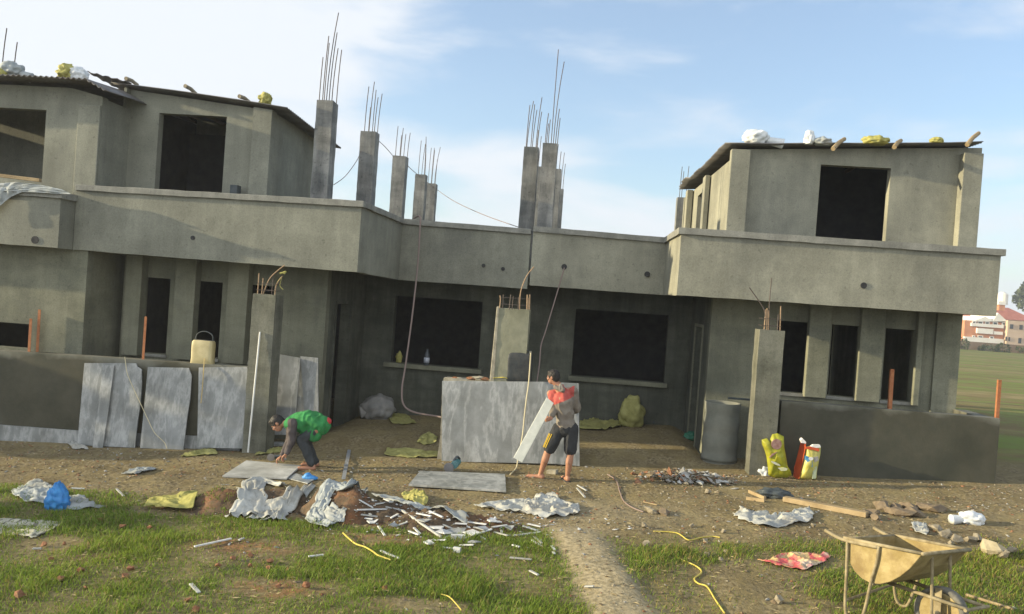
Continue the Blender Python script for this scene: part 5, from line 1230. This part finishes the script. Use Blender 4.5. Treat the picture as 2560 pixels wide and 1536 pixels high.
o = MB().tube([G(*c7(1790,1350))+Vector((0,0,.05)), G(*c7(2260,1484))+Vector((0,0,.04))], .012, 8)
tag(o.build('bamboo_rod', m_wood, base=True), 'thin yellowish rod lying in the grass behind the wheelbarrow wheel', 'rod')

# ------------------------------------------------------------------ debris
def GT(x, y):
    d = ray(x, y); o_ = Vector((0, 0, EYE)); t0 = 4.0
    while t0 < 16:
        p = o_+d*t0
        if p.z <= top(p.x, p.y): return Vector((p.x, p.y, top(p.x, p.y)))
        t0 += .012
    return G(x, y)
def offcut(a, b_, wpx, cr, mt, label, group=None, name='marble_offcut', cat='marble offcut', th=.006, lift=.008, tilt=0):
    A_ = GT(*cr(*a)); B2 = GT(*cr(*b_)); d = (B2-A_); 
    if d.length < .03: d = Vector((.03, 0, 0))
    A_.z += lift; B2.z += lift+tilt; d = B2-A_
    dist = (A_.xy.length); s_ = 3.0925 if cr is c5 else (2.749 if cr is c4 else 3.655)
    wd = min(.09, max(.012, wpx/s_/F0*dist*.42))
    sd_ = Vector((-d.y, d.x, 0)).normalized()*wd
    o = MB().obox((A_+B2)/2+Vector((0, 0, th*.6)), d/2, sd_, (0, 0, th)).build(name, mt, base=True, bevel=.002)
    return tag(o, label, cat, group)
rr = random.Random(4)
pile = [((455,290),(565,355),14),((440,370),(745,358),7),((580,325),(720,320),8),((560,285),(575,340),8),((605,490),(655,560),12),((535,400),(548,430),10),((740,490),(830,460),8),((840,535),(915,580),14),((740,560),(775,565),12),
 ((1100,600),(1165,555),12),((1280,580),(1480,535),14),((1040,530),(1270,540),12),((1500,545),(1605,585),12),((1555,525),(1560,560),8),((1645,565),(1860,535),8),((1720,495),(1840,525),12),((1760,475),(1860,500),8),((1280,460),(1440,480),14),
 ((1820,580),(1870,630),12),((1795,605),(1870,655),12),((1640,640),(1695,660),12),((1945,650),(1970,680),12),((1955,690),(1965,720),12),((1100,655),(1220,670),16),((650,280),(750,320),12),((900,400),(1010,440),9),((660,350),(800,372),8),((1200,480),(1290,500),9),((1000,380),(1100,440),9),((1090,470),(1180,510),10),((700,425),(760,400),7),((1340,500),(1450,510),9),((1480,500),(1600,497),8),((620,300),(690,345),9),((470,405),(600,420),8),((1380,560),(1440,590),10),((880,500),(930,545),9),((1010,600),(1130,620),6),((1230,640),(1340,655),7),((500,440),(560,455),10)]
for a, b_, w_ in pile:
    offcut(a, b_, w_, c5, m_offcut if rr.random() < .7 else m_marble_w, 'sawn marble offcut in the scrap pile at the right end of the soil heap', 'marble offcuts in the scrap pile', lift=rr.uniform(.002, .018), tilt=rr.uniform(-.01, .03))
for i, (x, y, r_) in enumerate(((1120,560,.10),(1210,545,.09),(1330,560,.10),(960,470,.07),(1060,520,.09),(1400,530,.07),(880,330,.06),(720,500,.05),(1500,470,.08),(1620,520,.05),(980,640,.06),(1340,640,.06),(560,470,.05))):
    p = GT(*c5(x, y)); rs = random.Random(i+40); k_ = rs.randint(4, 6); a0 = rs.uniform(0, 6)
    q = [p+Vector((math.cos(a0+6.283*j/k_)*r_*rs.uniform(.6, 1.4), math.sin(a0+6.283*j/k_)*r_*rs.uniform(.5, 1.1), .012+rs.uniform(0, .035))) for j in range(k_)]
    tag(MB().poly(q, (0, 0, .012)).build('slab_fragment', m_marble if i % 2 else m_offcut, base=True), 'broken flat piece of marble slab in the scrap pile', 'slab fragment', 'broken slab pieces in the scrap pile')
offcut((790,380),(1090,585),14,c5,m_marble_w,'longest white marble offcut slanting across the scrap pile', lift=.02, th=.010)
offcut((1165,590),(1275,592),44,c5,m_offcut,'grey squarish marble block at the lower edge of the scrap pile', th=.03, name='marble_block', cat='marble block')
offcut((1185,680),(1240,690),30,c5,m_offcut,'small grey marble block in the grass below the scrap pile', th=.025, name='marble_block', cat='marble block')
for a, b_, w_, cr, lab in (((1775,845),(1840,880),14,c5,'white marble offcut in the grass near the ridge path, below the scrap pile'),((2200,970),(2270,968),14,c5,'small white marble offcut at the left edge of the ridge path'),((620,690),(770,750),18,c5,'grey marble offcut in the grass beside the bright yellow rope'),((65,735),(180,722),16,c5,'short grey marble offcut in the grass left of the bright yellow rope'),((1620,745),(1790,760),5,c5,'thin pale marble sliver in the grass left of the path'),
  ((2145,180),(2215,220),13,c5,'upper of two parallel white offcuts in front of the boy'),((2140,200),(2200,270),13,c5,'lower of two parallel white offcuts in front of the boy'),((1335,585),(1590,530),11,c4,'long grey marble strip lying alone in the grass left of centre'),((1640,540),(1675,525),16,c4,'tiny pale offcut just right of the long grey strip in the grass'),((1310,845),(1365,905),30,c4,'white marble fragment near the bottom edge in the left grass'),((225,600),(285,600),16,c4,'small pale offcut in the far left grass'),((800,185),(850,235),12,c4,'pale offcut on the dirt above the yellow woven sack'),((490,180),(580,185),14,c4,'flat grey offcut on the dirt right of the left sheet')):
    offcut(a, b_, w_, cr, m_marble_w if 'white' in lab or 'pale' in lab else m_offcut, lab, lift=.018)
offcut((1545,375),(1690,440),26,c6,m_wood,'upper short timber by the dark cloth', name='timber', cat='timber', th=.02)
offcut((1520,438),(1685,462),22,c6,m_wood,'lower short timber by the dark cloth', name='timber', cat='timber', th=.02)
offcut((580,465),(705,495),12,c6,m_wood,'short pale stick on the dirt right of the winding cable', name='stick', cat='stick')
a, b_ = G(*c7(0,372)), G(*c7(820,532)); d = (b_-a)/2; sd_ = Vector((-d.y, d.x, 0)).normalized()*.05
tag(MB().obox((a+b_)/2+Vector((0,0,.035)), d, sd_, (0,0,.03)).build('timber_beam', m_wood, base=True, bevel=.006), 'long round edged timber lying on the dirt below the right wall', 'timber')
p = G(*c6(1770,420)); sack(p+Vector((0,0,.05)), (.20,.10,.07), 31, m_dull, 'dark crumpled cloth bundled at the left end of the long timber', 'cloth_bundle', 'cloth', amp=.4)
p = G(*c6(650,560)); sack(p+Vector((0,0,.03)), (.13,.07,.045), 33, m_stone, 'grey stone lump beside the short pale stick', 'stone', 'stone', amp=.3)
p = G(*c6(760,570)); sack(p+Vector((0,0,.025)), (.13,.06,.04), 34, m_clod, 'dark lump beside the grey stone and the pale stick', 'mud_clod', 'mud clod', amp=.3)
p = G(*c7(1845,585)); sack(p+Vector((0,0,.05)), (.15,.10,.085), 35, m_sackw, 'white knotted bag on the dirt near the right edge', 'plastic_bag', 'plastic bag', amp=.3, tail=(-.19,-.03,-.02))
for i, (x, y, r_) in enumerate(((820,500,.12),(880,470,.10),(960,420,.16),(1060,470,.13),(1180,500,.17),(1290,490,.15),(1400,440,.14),(1500,460,.15),(1230,420,.12),(900,525,.10),(1100,430,.12))):
    p = G(*c7(x, y+20)); sack(p+Vector((0,0,r_*.25)), (r_,r_*.6,r_*.42), 60+i, m_clod, 'dried grey brown mud clod in the row right of the long timber', 'mud_clod', 'mud clod', amp=.45, group='mud clods right of the timber', sub=3)
for i, (x, y, r_, lab) in enumerate(((1500,640,.08,''),(1600,700,.09,''),(1700,755,.08,''),(1830,745,.07,''),(1920,740,.08,''),(1650,780,.05,''),(2160,900,.09,''),(2240,850,.07,''),(2040,870,.14,'large yellowish stone left of the concrete lump'))):
    p = G(*c7(x, y+25)); sack(p+Vector((0,0,r_*.4)), (r_,r_*.8,r_*.7), 80+i, mat('ochre_stone', (.30,.25,.15), (.42,.36,.24), 8, bump=.5) if i == 8 else m_stone, lab or 'pale rough stone in the line of stones behind the wheelbarrow', 'stone', 'stone', amp=.4, group=None if lab else 'stones behind the wheelbarrow', sub=3)
a = G(*c7(2230,1000)); sack(a+Vector((.36,.16,.07)), (.40,.16,.15), 95, m_rough, 'long pale concrete lump at the right edge behind the wheelbarrow', 'concrete_lump', 'concrete lump', amp=.25)
# orange brick fragments in the left grass
for i, (x, y, r_, cr) in enumerate(((415,810,.055,c4),(555,750,.05,c4),(895,740,.05,c4),(1500,715,.05,c4),(1720,640,.045,c4),(1855,690,.055,c4),(1845,730,.04,c4),(1720,710,.035,c4),(1980,738,.035,c4),(1910,855,.05,c4),(2100,858,.055,c4),(1290,950,.05,c4),(130,930,.07,c4),(1030,455,.05,c4),(840,450,.06,c4),(300,570,.05,c4),(440,560,.035,c4),(1350,1020,.05,c4),(690,395,.04,c4),(45,965,.06,c5),(660,985,.05,c5),(350,665,.035,c4),(590,860,.04,c4),(1600,660,.04,c4),(860,790,.05,c4))):
    p = G(*cr(x, y)); sack(p+Vector((0,0,r_*.5)), (r_*.72,r_*.62,r_*.55), 120+i, m_brick, 'orange brick fragment scattered in the left grass', 'brick_fragment', 'brick fragment', amp=.45, group='brick fragments in the left grass', sub=2)
for i, (x, y, r_) in enumerate(((575,690,.05),(605,860,.055),(1015,690,.04),(1230,715,.04),(1310,740,.035),(1150,830,.045),(1160,955,.04),(1330,920,.035),(1820,1380,.05),(1170,385,.055),(1450,840,.03),(1290,1000,.035),(2120,690,.05))):
    p = G(*c6(x, y)); sack(p+Vector((0,0,r_*.5)), (r_,r_*.8,r_*.8), 160+i, m_stone, 'small pale stone on the patchy ground right of the path', 'stone', 'stone', amp=.4, group='small stones right of the path', sub=2)
# rubble and gravel: uncountable
def chips(name, pts, mats, seed, rmin, rmax, kind='stuff', flat=.6):
    rg = np.random.default_rng(seed); vs = []; fs = []; mi = []
    base_v = np.array([(1,0,0),(-1,0,0),(0,1,0),(0,-1,0),(0,0,1),(0,0,-1)], float); base_f = [(0,2,4),(2,1,4),(1,3,4),(3,0,4),(2,0,5),(1,2,5),(3,1,5),(0,3,5)]
    for (x, y, z) in pts:
        r = rmin+(rmax-rmin)*rg.random()**2.5; a_ = rg.random()*6.28; sc_ = np.array([r*rg.uniform(.7,1.5), r*rg.uniform(.6,1), r*flat*rg.uniform(.5,1)])
        v = base_v*(1+.35*rg.standard_normal((6,1)).clip(-1,1))*sc_; ca_, sa_ = math.cos(a_), math.sin(a_); tl = rg.normal(0, .35)
        v = np.stack([v[:,0]*ca_-v[:,1]*sa_, v[:,0]*sa_+v[:,1]*ca_, v[:,2]+v[:,0]*tl], 1)+np.array([x, y, z+r*.15])
        o_ = len(vs); vs += v.tolist(); fs += [tuple(i+o_ for i in f) for f in base_f]; mi += [int(rg.integers(len(mats)))]*8
    me = bpy.data.meshes.new(name); me.from_pydata(vs, [], fs)
    for m in mats: me.materials.append(m)
    me.polygons.foreach_set('material_index', mi); o = bpy.data.objects.new(name, me); COL.objects.link(o); return o
rg = random.Random(12)
m_chipg = mat('grey_chip', (.20,.19,.17), (.34,.33,.30), 9, bump=.4); m_chipd = mat('earth_crumb', (.13,.095,.055), (.22,.165,.10), 9, bump=.4)
pts = []
rc = G(*c6(960, 260)); rx_ = (G(*c6(1420,260))-G(*c6(480,260))).length/2
for _ in range(420):
    u = rg.gauss(0, .42); v = rg.gauss(0, .40)
    if abs(u) > 1 or abs(v) > 1: continue
    X = rc.x+u*rx_; Y = rc.y+v*.42; pts.append((X, Y, terrain(X, Y)+max(0, .13*(1-u*u-v*v)*rg.random())))
tag(chips('rubble', pts, [m_brick, m_chipg, m_stone, m_stone, m_marble_w, m_chipd], 3, .02, .075), 'heap of mixed brick and plaster rubble on the dirt right of the boy', 'rubble', kind='stuff')
pts = []
while len(pts) < 8500:
    X = rg.uniform(-9, 7); Y = rg.uniform(5, 12)
    d_ = grass_d(X, Y)
    k = (1 if Y > 8.6 else .5)*(1-.97*min(1, 2*d_))*(.35+.9*max(0, noise.noise((X*1.1, Y*1.6, 3))+.3))
    if -2.6 < X < .6 and 8.3 < Y < 9.6: k *= 1.8
    if rg.random() < k: pts.append((X, Y, top(X, Y)))
tag(chips('gravel', pts, [m_chipd, m_chipd, m_chipg, m_stone, m_chipd, m_brick], 7, .005, .026), 'loose crumbs of earth, plaster and stone over the yard', 'gravel', kind='stuff')
pts = []
for _ in range(520):
    X = rg.gauss(-1.3, .9); Y = rg.gauss(8.75, .35)
    pts.append((X, Y, top(X, Y)))
tag(chips('marble_chips', pts, [m_offcut, m_offcut, m_marble_w, m_chipg], 9, .006, .032, flat=.35), 'white marble chips sprinkled around the scrap pile', 'marble chips', kind='stuff')
# straw, leaves, twigs on the dirt
vs = []; fs = []
for _ in range(5200):
    X = rg.uniform(-8.5, 6.5); Y = rg.uniform(5.2, 11.8)
    if rg.random() > .25+.75*max(0, noise.noise((X*.8, Y*1.5, 9))+.35): continue
    a_ = rg.gauss(0, .7); L_ = rg.uniform(.02, .09); w_ = rg.uniform(.003, .010); z = top(X, Y)+rg.uniform(.006, .02); dx, dy = math.cos(a_)*L_, math.sin(a_)*L_
    o_ = len(vs); vs += [(X, Y, z), (X+dx*.5-dy/L_*w_, Y+dy*.5+dx/L_*w_, z+.006), (X+dx, Y+dy, z+rg.uniform(-.004, .012)), (X+dx*.5+dy/L_*w_, Y+dy*.5-dx/L_*w_, z+.004)]; fs.append((o_, o_+1, o_+2, o_+3))
m_straw = mat('straw', (.20,.15,.07), (.42,.34,.18), 3, bump=0)
tag(MB().add(vs, fs).build('dry_litter', m_straw), 'dry straw and leaf litter over the dirt', 'litter', kind='stuff')

# ------------------------------------------------------------------ grass
rg = np.random.default_rng(5)
NC = 400000
Xc = rg.uniform(-8.5, 7.0, NC); Yc = 4.9+(10.3-4.9)*rg.random(NC)**1.15
half = .70*Yc
keep = (Xc > -half*1.08-1.2) & (Xc < half*.75+1.6); Xc = Xc[keep]; Yc = Yc[keep]
vs = []; colr = []; hts = []
rnd = rg.random((len(Xc), 8))
V = np.zeros((len(Xc)*5, 3)); k = 0; CL = np.zeros((len(Xc)*5, 4)); 
for i in range(len(Xc)):
    x = float(Xc[i]); y = float(Yc[i]); g = grass_d(x, y)
    if g < .04 or rnd[i,0] > g*1.05: continue
    n = noise.noise((x*1.7, y*1.7, 21)); n2 = noise.noise((x*.6, y*.6, 33))
    h = (.022+.050*rnd[i,1]**1.5)*(.75+.9*max(0, n+.25))*(.5+.5*g)
    if rnd[i,7] > .985: h *= 1.9
    a_ = rnd[i,2]*6.2832; wd = .0022+.0025*rnd[i,3]; bx_, by_ = math.cos(a_), math.sin(a_); ln = h*(.3+1.1*rnd[i,4]); z = top(x, y)-.004
    px_, py_ = -by_*wd, bx_*wd
    V[k*5:k*5+5] = [(x-px_, y-py_, z), (x+px_, y+py_, z), (x+px_*.8+bx_*ln*.35, y+py_*.8+by_*ln*.35, z+h*.62), (x-px_*.8+bx_*ln*.35, y-py_*.8+by_*ln*.35, z+h*.62), (x+bx_*ln, y+by_*ln, z+h)]
    t_ = rnd[i,5]; dry = 1 if rnd[i,6] < (.10 if x < .6 else .30)+.25*max(0, .5-g) else 0
    gr = (.105+.12*t_+.07*max(0, n2), .165+.14*t_+.05*max(0, n2), .020+.022*t_) if not dry else (.24+.1*t_, .19+.08*t_, .08)
    CL[k*5:k*5+5] = (*gr, 1); k += 1
V = V[:k*5]; CL = CL[:k*5]
me = bpy.data.meshes.new('grass')
me.vertices.add(k*5); me.vertices.foreach_set('co', V.ravel())
loops = np.concatenate([np.array([[0,1,2,3]])+5*np.arange(k)[:,None], np.array([[3,2,4]])+5*np.arange(k)[:,None]], 1).ravel()
me.loops.add(k*7); me.loops.foreach_set('vertex_index', loops)
me.polygons.add(k*2); st = np.stack([7*np.arange(k), 7*np.arange(k)+4], 1).ravel(); me.polygons.foreach_set('loop_start', st)
me.update(calc_edges=True)
ca = me.color_attributes.new('tone', 'FLOAT_COLOR', 'POINT'); ca.data.foreach_set('color', CL.ravel())
gm2 = bpy.data.materials.new('grass_blades'); gm2.use_nodes = True; t = gm2.node_tree; nd = t.nodes; b = nd['Principled BSDF']; b.inputs['Roughness'].default_value = .6; b.inputs['Specular IOR Level'].default_value = .2
a_ = nd.new('ShaderNodeAttribute'); a_.attribute_name = 'tone'; t.links.new(a_.outputs['Color'], b.inputs['Base Color'])
ts = nd.new('ShaderNodeBsdfTranslucent'); t.links.new(a_.outputs['Color'], ts.inputs[0]); ms = nd.new('ShaderNodeMixShader'); ms.inputs[0].default_value = .4
t.links.new(b.outputs[0], ms.inputs[1]); t.links.new(ts.outputs[0], ms.inputs[2]); t.links.new(ms.outputs[0], nd['Material Output'].inputs[0])
me.materials.append(gm2); o = bpy.data.objects.new('grass', me); COL.objects.link(o); tag(o, 'short uneven green grass over the near ground', 'grass', kind='stuff')
print('blades', k)

# ------------------------------------------------------------------ things on the roofs
def rsack(x, y, Y, r, seed, mt, label, **kw):
    q = P(x, y, Y); return sack(q, r, seed, mt, label, **kw)
rsack(28, 172, 12.5, (.20,.16,.14), 3, m_sheetb, 'grey white sack weighing down the roof at the top left corner', tail=(.28,0,-.08))
rsack(2, 180, 12.4, (.12,.12,.09), 9, m_yel, 'yellow sack half out of the frame on the top left roof')
rsack(160, 176, 12.45, (.13,.12,.13), 5, m_yel, 'yellow sack on the end of the far left roof', amp=.45)
rsack(190, 182, 12.5, (.15,.13,.12), 6, m_sackw, 'whitish sack next to the yellow one on the far left roof')
rsack(640, 241, 13.1, (.10,.10,.11), 7, m_yel, 'small yellow sack on the roof nearest the first rebar topped column', amp=.45)
for i, (xa, ya, xb, yb, Y, lab) in enumerate(((447,208,474,228,13.0,'short log on the middle of the left house roof'),(578,233,602,247,13.0,'short log beside the small yellow roof sack'),(304,190,332,206,13.0,'stone like log end where the wedge sheet meets the roof'),
    (2012,360,2040,336,12.8,'left of the three crooked sticks on the right roof edge'),(2160,356,2176,340,12.8,'middle of the three crooked sticks on the right roof edge'),(2336,350,2364,322,12.8,'right of the three crooked sticks, at the roof corner'))):
    a, b_ = P(xa, ya, Y), P(xb, yb, Y+.3); tag(MB().tube([a, a.lerp(b_, .5)+Vector((0, 0, .02)), b_], .035, 8, .03).build('log', m_wood if i > 2 else m_stone, base=True), lab, 'log')
rsack(1825, 333, 13.1, (.20,.16,.13), 11, m_sackw, 'large white sack on the left end of the right roof', tail=(.34,0,-.06))
rsack(1955, 335, 13.0, (.08,.08,.12), 12, m_sackw, 'small upright white sack on the right roof', amp=.4)
rsack(1985, 343, 13.0, (.16,.12,.07), 13, m_sheetb, 'flat bluish sack beside the small upright white one on the right roof')
rsack(2115, 341, 13.0, (.20,.14,.07), 14, m_yel, 'flat yellow sack in the middle of the right roof', amp=.4)
rsack(2262, 340, 13.0, (.10,.08,.05), 15, m_yel, 'small yellow lump near the right end of the right roof')
q0 = P(-20, 424, 11.98); q1 = P(96, 438, 11.98)
for k_, dz in enumerate((0, .03)):
    tag(MB().obox((q0+q1)/2+Vector((0, .02+.05*k_, dz)), (q1-q0)/2*(1-.1*k_), (0, .03, 0), (0, 0, .013)).build('board', m_wood, base=True, bevel=.003), ('lower' if not k_ else 'upper')+' pale board lying on the parapet at the left edge', 'board')
ps = [(-30,446),(40,440),(100,447),(150,458),(175,470),(120,462),(60,462),(30,475),(10,490),(-10,510),(-30,520)]
q = [P(x, y, 11.87) for x, y in ps]; mb = MB(); vs = []; fs = []; m = len(q); c_ = P(10, 462, 11.86)
for j in range(9):
    for i in range(m*5):
        e_ = q[i//5].lerp(q[(i//5+1) % m], (i % 5)/5); p = c_.lerp(e_, j/8); vs.append(p+Vector((0, -.06*abs(noise.noise((p.x*7, p.z*9, 3))), 0)))
for j in range(8):
    for i in range(m*5): i2 = (i+1) % (m*5); fs.append((j*m*5+i, j*m*5+i2, (j+1)*m*5+i2, (j+1)*m*5+i))
o = mb.add(vs, fs).build('plastic_sheet', m_sheetb, base=True); solid(o, .004); tag(o, 'pale sheet hanging over the parapet at the left edge under the boards', 'plastic sheet')

# ------------------------------------------------------------------ far background on the right
cf = crop(2360, 660, 2.97)
m_bw = mat('far_white_paint', (.62,.58,.50), (.70,.66,.58), .5, bump=0); m_bb = mat('far_brick', (.42,.17,.08), (.50,.23,.12), .8, bump=0); m_bt = mat('far_tan_wall', (.42,.30,.20), (.50,.37,.26), .5, bump=0)
m_bwin = mat('far_window_glass', (.03,.035,.04), bump=0, rough=.3); m_br = mat('far_red_roof', (.28,.09,.06), (.36,.13,.09), 1, bump=0); m_bwall = mat('far_field_wall', (.16,.11,.075), (.22,.16,.11), .5, bump=0)
YB = 150.0
def fbox(x0, y0, x1, y1, Yf, dep, mt, name, par):
    a = P(*cf(x0, y1), Yf); b_ = P(*cf(x1, y0), Yf); return MB().box(a.x, Yf, a.z, b_.x, Yf+dep, b_.z).build(name, mt, par)
gl = P(*cf(330, 575), YB)
h1 = empty('far_house', (gl.x, YB, 0), 'distant white and brick house with two pale gables beyond the field', 'house', 'distant houses beyond the field')
def base0(o_):   # extend down to the ground
    pass
x0_, x1_ = P(*cf(150, 500), YB).x, P(*cf(445, 500), YB).x; zt_ = P(*cf(300, 428), YB).z
MB().box(x0_, YB, -.2, x1_, YB+9, zt_).build('wall', m_bb, h1)
for (a0, pk, a1, yb_, yp) in ((215,310,368,428,392),(362,402,472,428,364)):
    q = [P(*cf(a0, yb_), YB-.3), P(*cf(a1, yb_), YB-.3), P(*cf(pk, yp), YB-.3)]
    MB().poly(q, (0, 9.5, 0)).build('gable', m_bw, h1)
for (xa, ya, xb, yb_) in ((205,455,445,462),(245,485,368,515),(372,506,438,524),(150,560,445,575)): fbox(xa, ya, xb, yb_, YB-.5, .48, m_bw, 'balcony', h1)
for (xa, ya, xb, yb_) in ((209,426,240,450),(250,428,292,452),(305,430,340,452),(362,432,402,455),(430,436,462,455),(209,532,232,556),(250,534,292,556),(338,540,372,560)):
    w_ = fbox(xa, ya, xb, yb_, YB-.15, .14, m_bw, 'window', h1); fbox(xa+8, ya+5, xb-8, yb_-4, YB-.25, .09, m_bwin, 'pane', w_).location = (0,0,0)
t_ = fbox(408, 285, 456, 345, YB+6, 4, m_bb, 'stair_tower', h1); fbox(404, 280, 460, 303, YB+5.8, 4.4, m_bw, 'tower_cap', t_).location = (0,0,0)
q = P(*cf(432, 262), YB+8); MB().tube([q-Vector((0,0,1.0)), q+Vector((0,0,.9))], .95, 14).tube([q+Vector((0,0,.9)), q+Vector((0,0,1.3))], .95, 14, .3).build('water_tank', m_bw, h1, smooth=False)
h2 = empty('far_house', (P(*cf(520, 575), YB).x, YB+1, 0), 'distant tan house with small dark windows beyond the field, beside the gabled one', 'house', 'distant houses beyond the field')
a = P(*cf(447, 500), YB).x; b_ = P(*cf(720, 500), YB).x; zt_ = P(*cf(500, 422), YB).z
MB().box(a+.02, YB-1, -.2, b_, YB+8, zt_).build('wall', m_bt, h2)
for (xa, ya, xb, yb_) in ((490,450,516,482),(560,455,586,488),(456,540,468,572),(480,545,492,572),(552,552,576,590),(630,455,655,488),(630,552,655,588)): fbox(xa, ya, xb, yb_, YB-1.12, .1, m_bwin, 'window', h2)
h3 = empty('far_house', (P(*cf(470, 400), YB+14).x, YB+14, 0), 'distant house with a dull red hipped roof rising behind the gabled house', 'house', 'distant houses beyond the field')
q = P(*cf(470, 415), YB+14); q2 = P(*cf(470, 322), YB+14)
MB().box(q.x-6.5, YB+14, -.2, q.x+5, YB+22, q.z).build('wall', m_bt, h3)
MB().add([(q.x-7, YB+13.5, q.z+.01), (q.x+5.5, YB+13.5, q.z+.01), (q.x+5.5, YB+22.5, q.z+.01), (q.x-7, YB+22.5, q.z+.01), (q.x-3.5, YB+18, q2.z), (q.x+2, YB+18, q2.z)], [(0,3,2,1),(0,1,5,4),(1,2,5),(2,3,4,5),(3,0,4)]).build('roof', m_br, h3)
# long field wall with shrubs
a = P(*cf(0, 620), 105); b_ = P(*cf(900, 680), 105); zt_ = P(*cf(400, 592), 105).z
tag(MB().box(a.x-8, 105, -.3, b_.x+10, 105.5, zt_).build('field_wall', m_bwall, base=True), 'long low brown wall across the far end of the field', 'wall')
m_leaf = mat('leaf', (.035,.055,.018), (.085,.115,.035), 1.5, bump=0, trans=.25); m_leaf2 = mat('far_leaf', (.05,.065,.035), (.09,.11,.05), .6, bump=0, trans=.2)
m_bark = mat('bark', (.09,.07,.05), (.14,.11,.08), 8, bump=.4)
def leaves(blobs, n, size, seed):
    rg = np.random.default_rng(seed); tot = sum(b_[3]**2 for b_ in blobs); vs = []; fs = []
    for (cx, cy, cz_, r) in blobs:
        for _ in range(int(n*r*r/tot)):
            d = rg.standard_normal(3); d /= np.linalg.norm(d); rr_ = r*(.55+.5*rg.random()**.6); p = np.array([cx, cy, cz_])+d*rr_*np.array([1, 1, .8])
            u = rg.standard_normal(3); u /= np.linalg.norm(u); v = np.cross(u, rg.standard_normal(3)); v /= np.linalg.norm(v); s_ = size*rg.uniform(.6, 1.4)
            o_ = len(vs); vs += [tuple(p-u*s_), tuple(p+v*s_*.5), tuple(p+u*s_), tuple(p-v*s_*.5)]; fs.append((o_, o_+1, o_+2, o_+3))
    return MB().add(vs, fs)
def tree(name, x, y, h, r, seed, label, cat='tree', n=5000, size=.12, mt=None, group=None):
    rg = random.Random(seed); z0 = terrain(x, y) if abs(x) < 100 else 0
    e = empty(name, (x, y, z0), label, cat, group); tr = MB(); blobs = []
    tr.tube([(x, y, z0-.1), (x+rg.uniform(-.1,.1)*h*.2, y, z0+h*.3), (x+rg.uniform(-.1,.1)*h*.3, y, z0+h*.6)], h*.035, 8, h*.02)
    for k in range(9):
        a_ = k*2.4; rr_ = r*rg.uniform(.35, .75); bx_, by_, bz = x+math.cos(a_)*rr_, y+math.sin(a_)*rr_, z0+h*rg.uniform(.42, .92)
        tr.tube([(x, y, z0+h*rg.uniform(.22, .45)), ((x+bx_)/2, (y+by_)/2, z0+h*.5), (bx_, by_, bz)], h*.014, 6, h*.004); blobs.append((bx_, by_, bz, r*rg.uniform(.28, .5)))
    tr.build('trunk', m_bark, e, smooth=True); leaves(blobs, n, size, seed).build('crown', mt or m_leaf, e); return e
q = P(*cf(590, 250), 190); tree('far_tree', q.x+5, 190, 15.5, 7, 3, 'tall distant tree at the right edge above the tan house', n=2600, size=.55, mt=m_leaf2, group='distant trees')
tree('far_tree', q.x-9, 215, 9.5, 6, 4, 'lower distant tree behind the red hipped roof', n=2000, size=.6, mt=m_leaf2, group='distant trees')
tree('far_tree', q.x+20, 200, 11, 7, 6, 'distant tree beyond the right edge of the picture', n=2000, size=.6, mt=m_leaf2, group='distant trees')
blobs = [(a.x+i*1.6+random.Random(i).uniform(-.5,.5), 103.5, .3+.25*math.sin(i*1.7), .8+.35*math.sin(i*2.3)) for i in range(44)]
tag(leaves(blobs, 9000, .14, 8).build('undergrowth', m_leaf2), 'weedy undergrowth along the far field wall', 'undergrowth', kind='stuff')
# unseen trees added outside the left edge to shade grass and left walls
tree('added_shade_tree', -17.2, 4.3, 3.6, 1.2, 11, 'leafy tree added for its shade outside the left of the picture, nearer the camera', n=6500, size=.11, group='added shade trees left of the yard')
tree('added_shade_tree', -17.6, 10.5, 4.1, .85, 14, 'slender leafy tree added for its shade outside the left of the picture, level with the yard walls', n=5200, size=.10, group='added shade trees left of the yard')
tree('added_shade_tree', -17.0, 6.3, 3.1, 1.15, 12, 'leafy tree added for its shade outside the left of the picture, nearer the houses', n=4200, size=.11, group='added shade trees left of the yard')

# the two left houses use a slightly darkened copy of the plaster
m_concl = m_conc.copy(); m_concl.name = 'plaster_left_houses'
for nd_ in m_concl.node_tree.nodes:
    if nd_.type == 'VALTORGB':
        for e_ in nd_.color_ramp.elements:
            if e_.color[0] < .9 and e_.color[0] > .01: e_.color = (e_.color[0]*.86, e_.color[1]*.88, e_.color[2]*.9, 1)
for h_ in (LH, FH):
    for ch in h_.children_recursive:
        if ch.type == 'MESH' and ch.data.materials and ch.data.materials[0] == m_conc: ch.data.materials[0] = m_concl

hz = MB().box(-60, -8, -1.2, 120, 260, 24).build('haze', m_conc); hz.data.materials.clear()
hm = bpy.data.materials.new('haze'); hm.use_nodes = True; t = hm.node_tree; t.nodes.remove(t.nodes['Principled BSDF'])
pv = t.nodes.new('ShaderNodeVolumePrincipled'); pv.inputs['Color'].default_value = (.86, .90, .96, 1); pv.inputs['Density'].default_value = .0010; pv.inputs['Anisotropy'].default_value = .25
t.links.new(pv.outputs[0], t.nodes['Material Output'].inputs['Volume']); hz.data.materials.append(hm); tag(hz, 'thin pale evening haze in the air over the field', 'haze', kind='stuff')
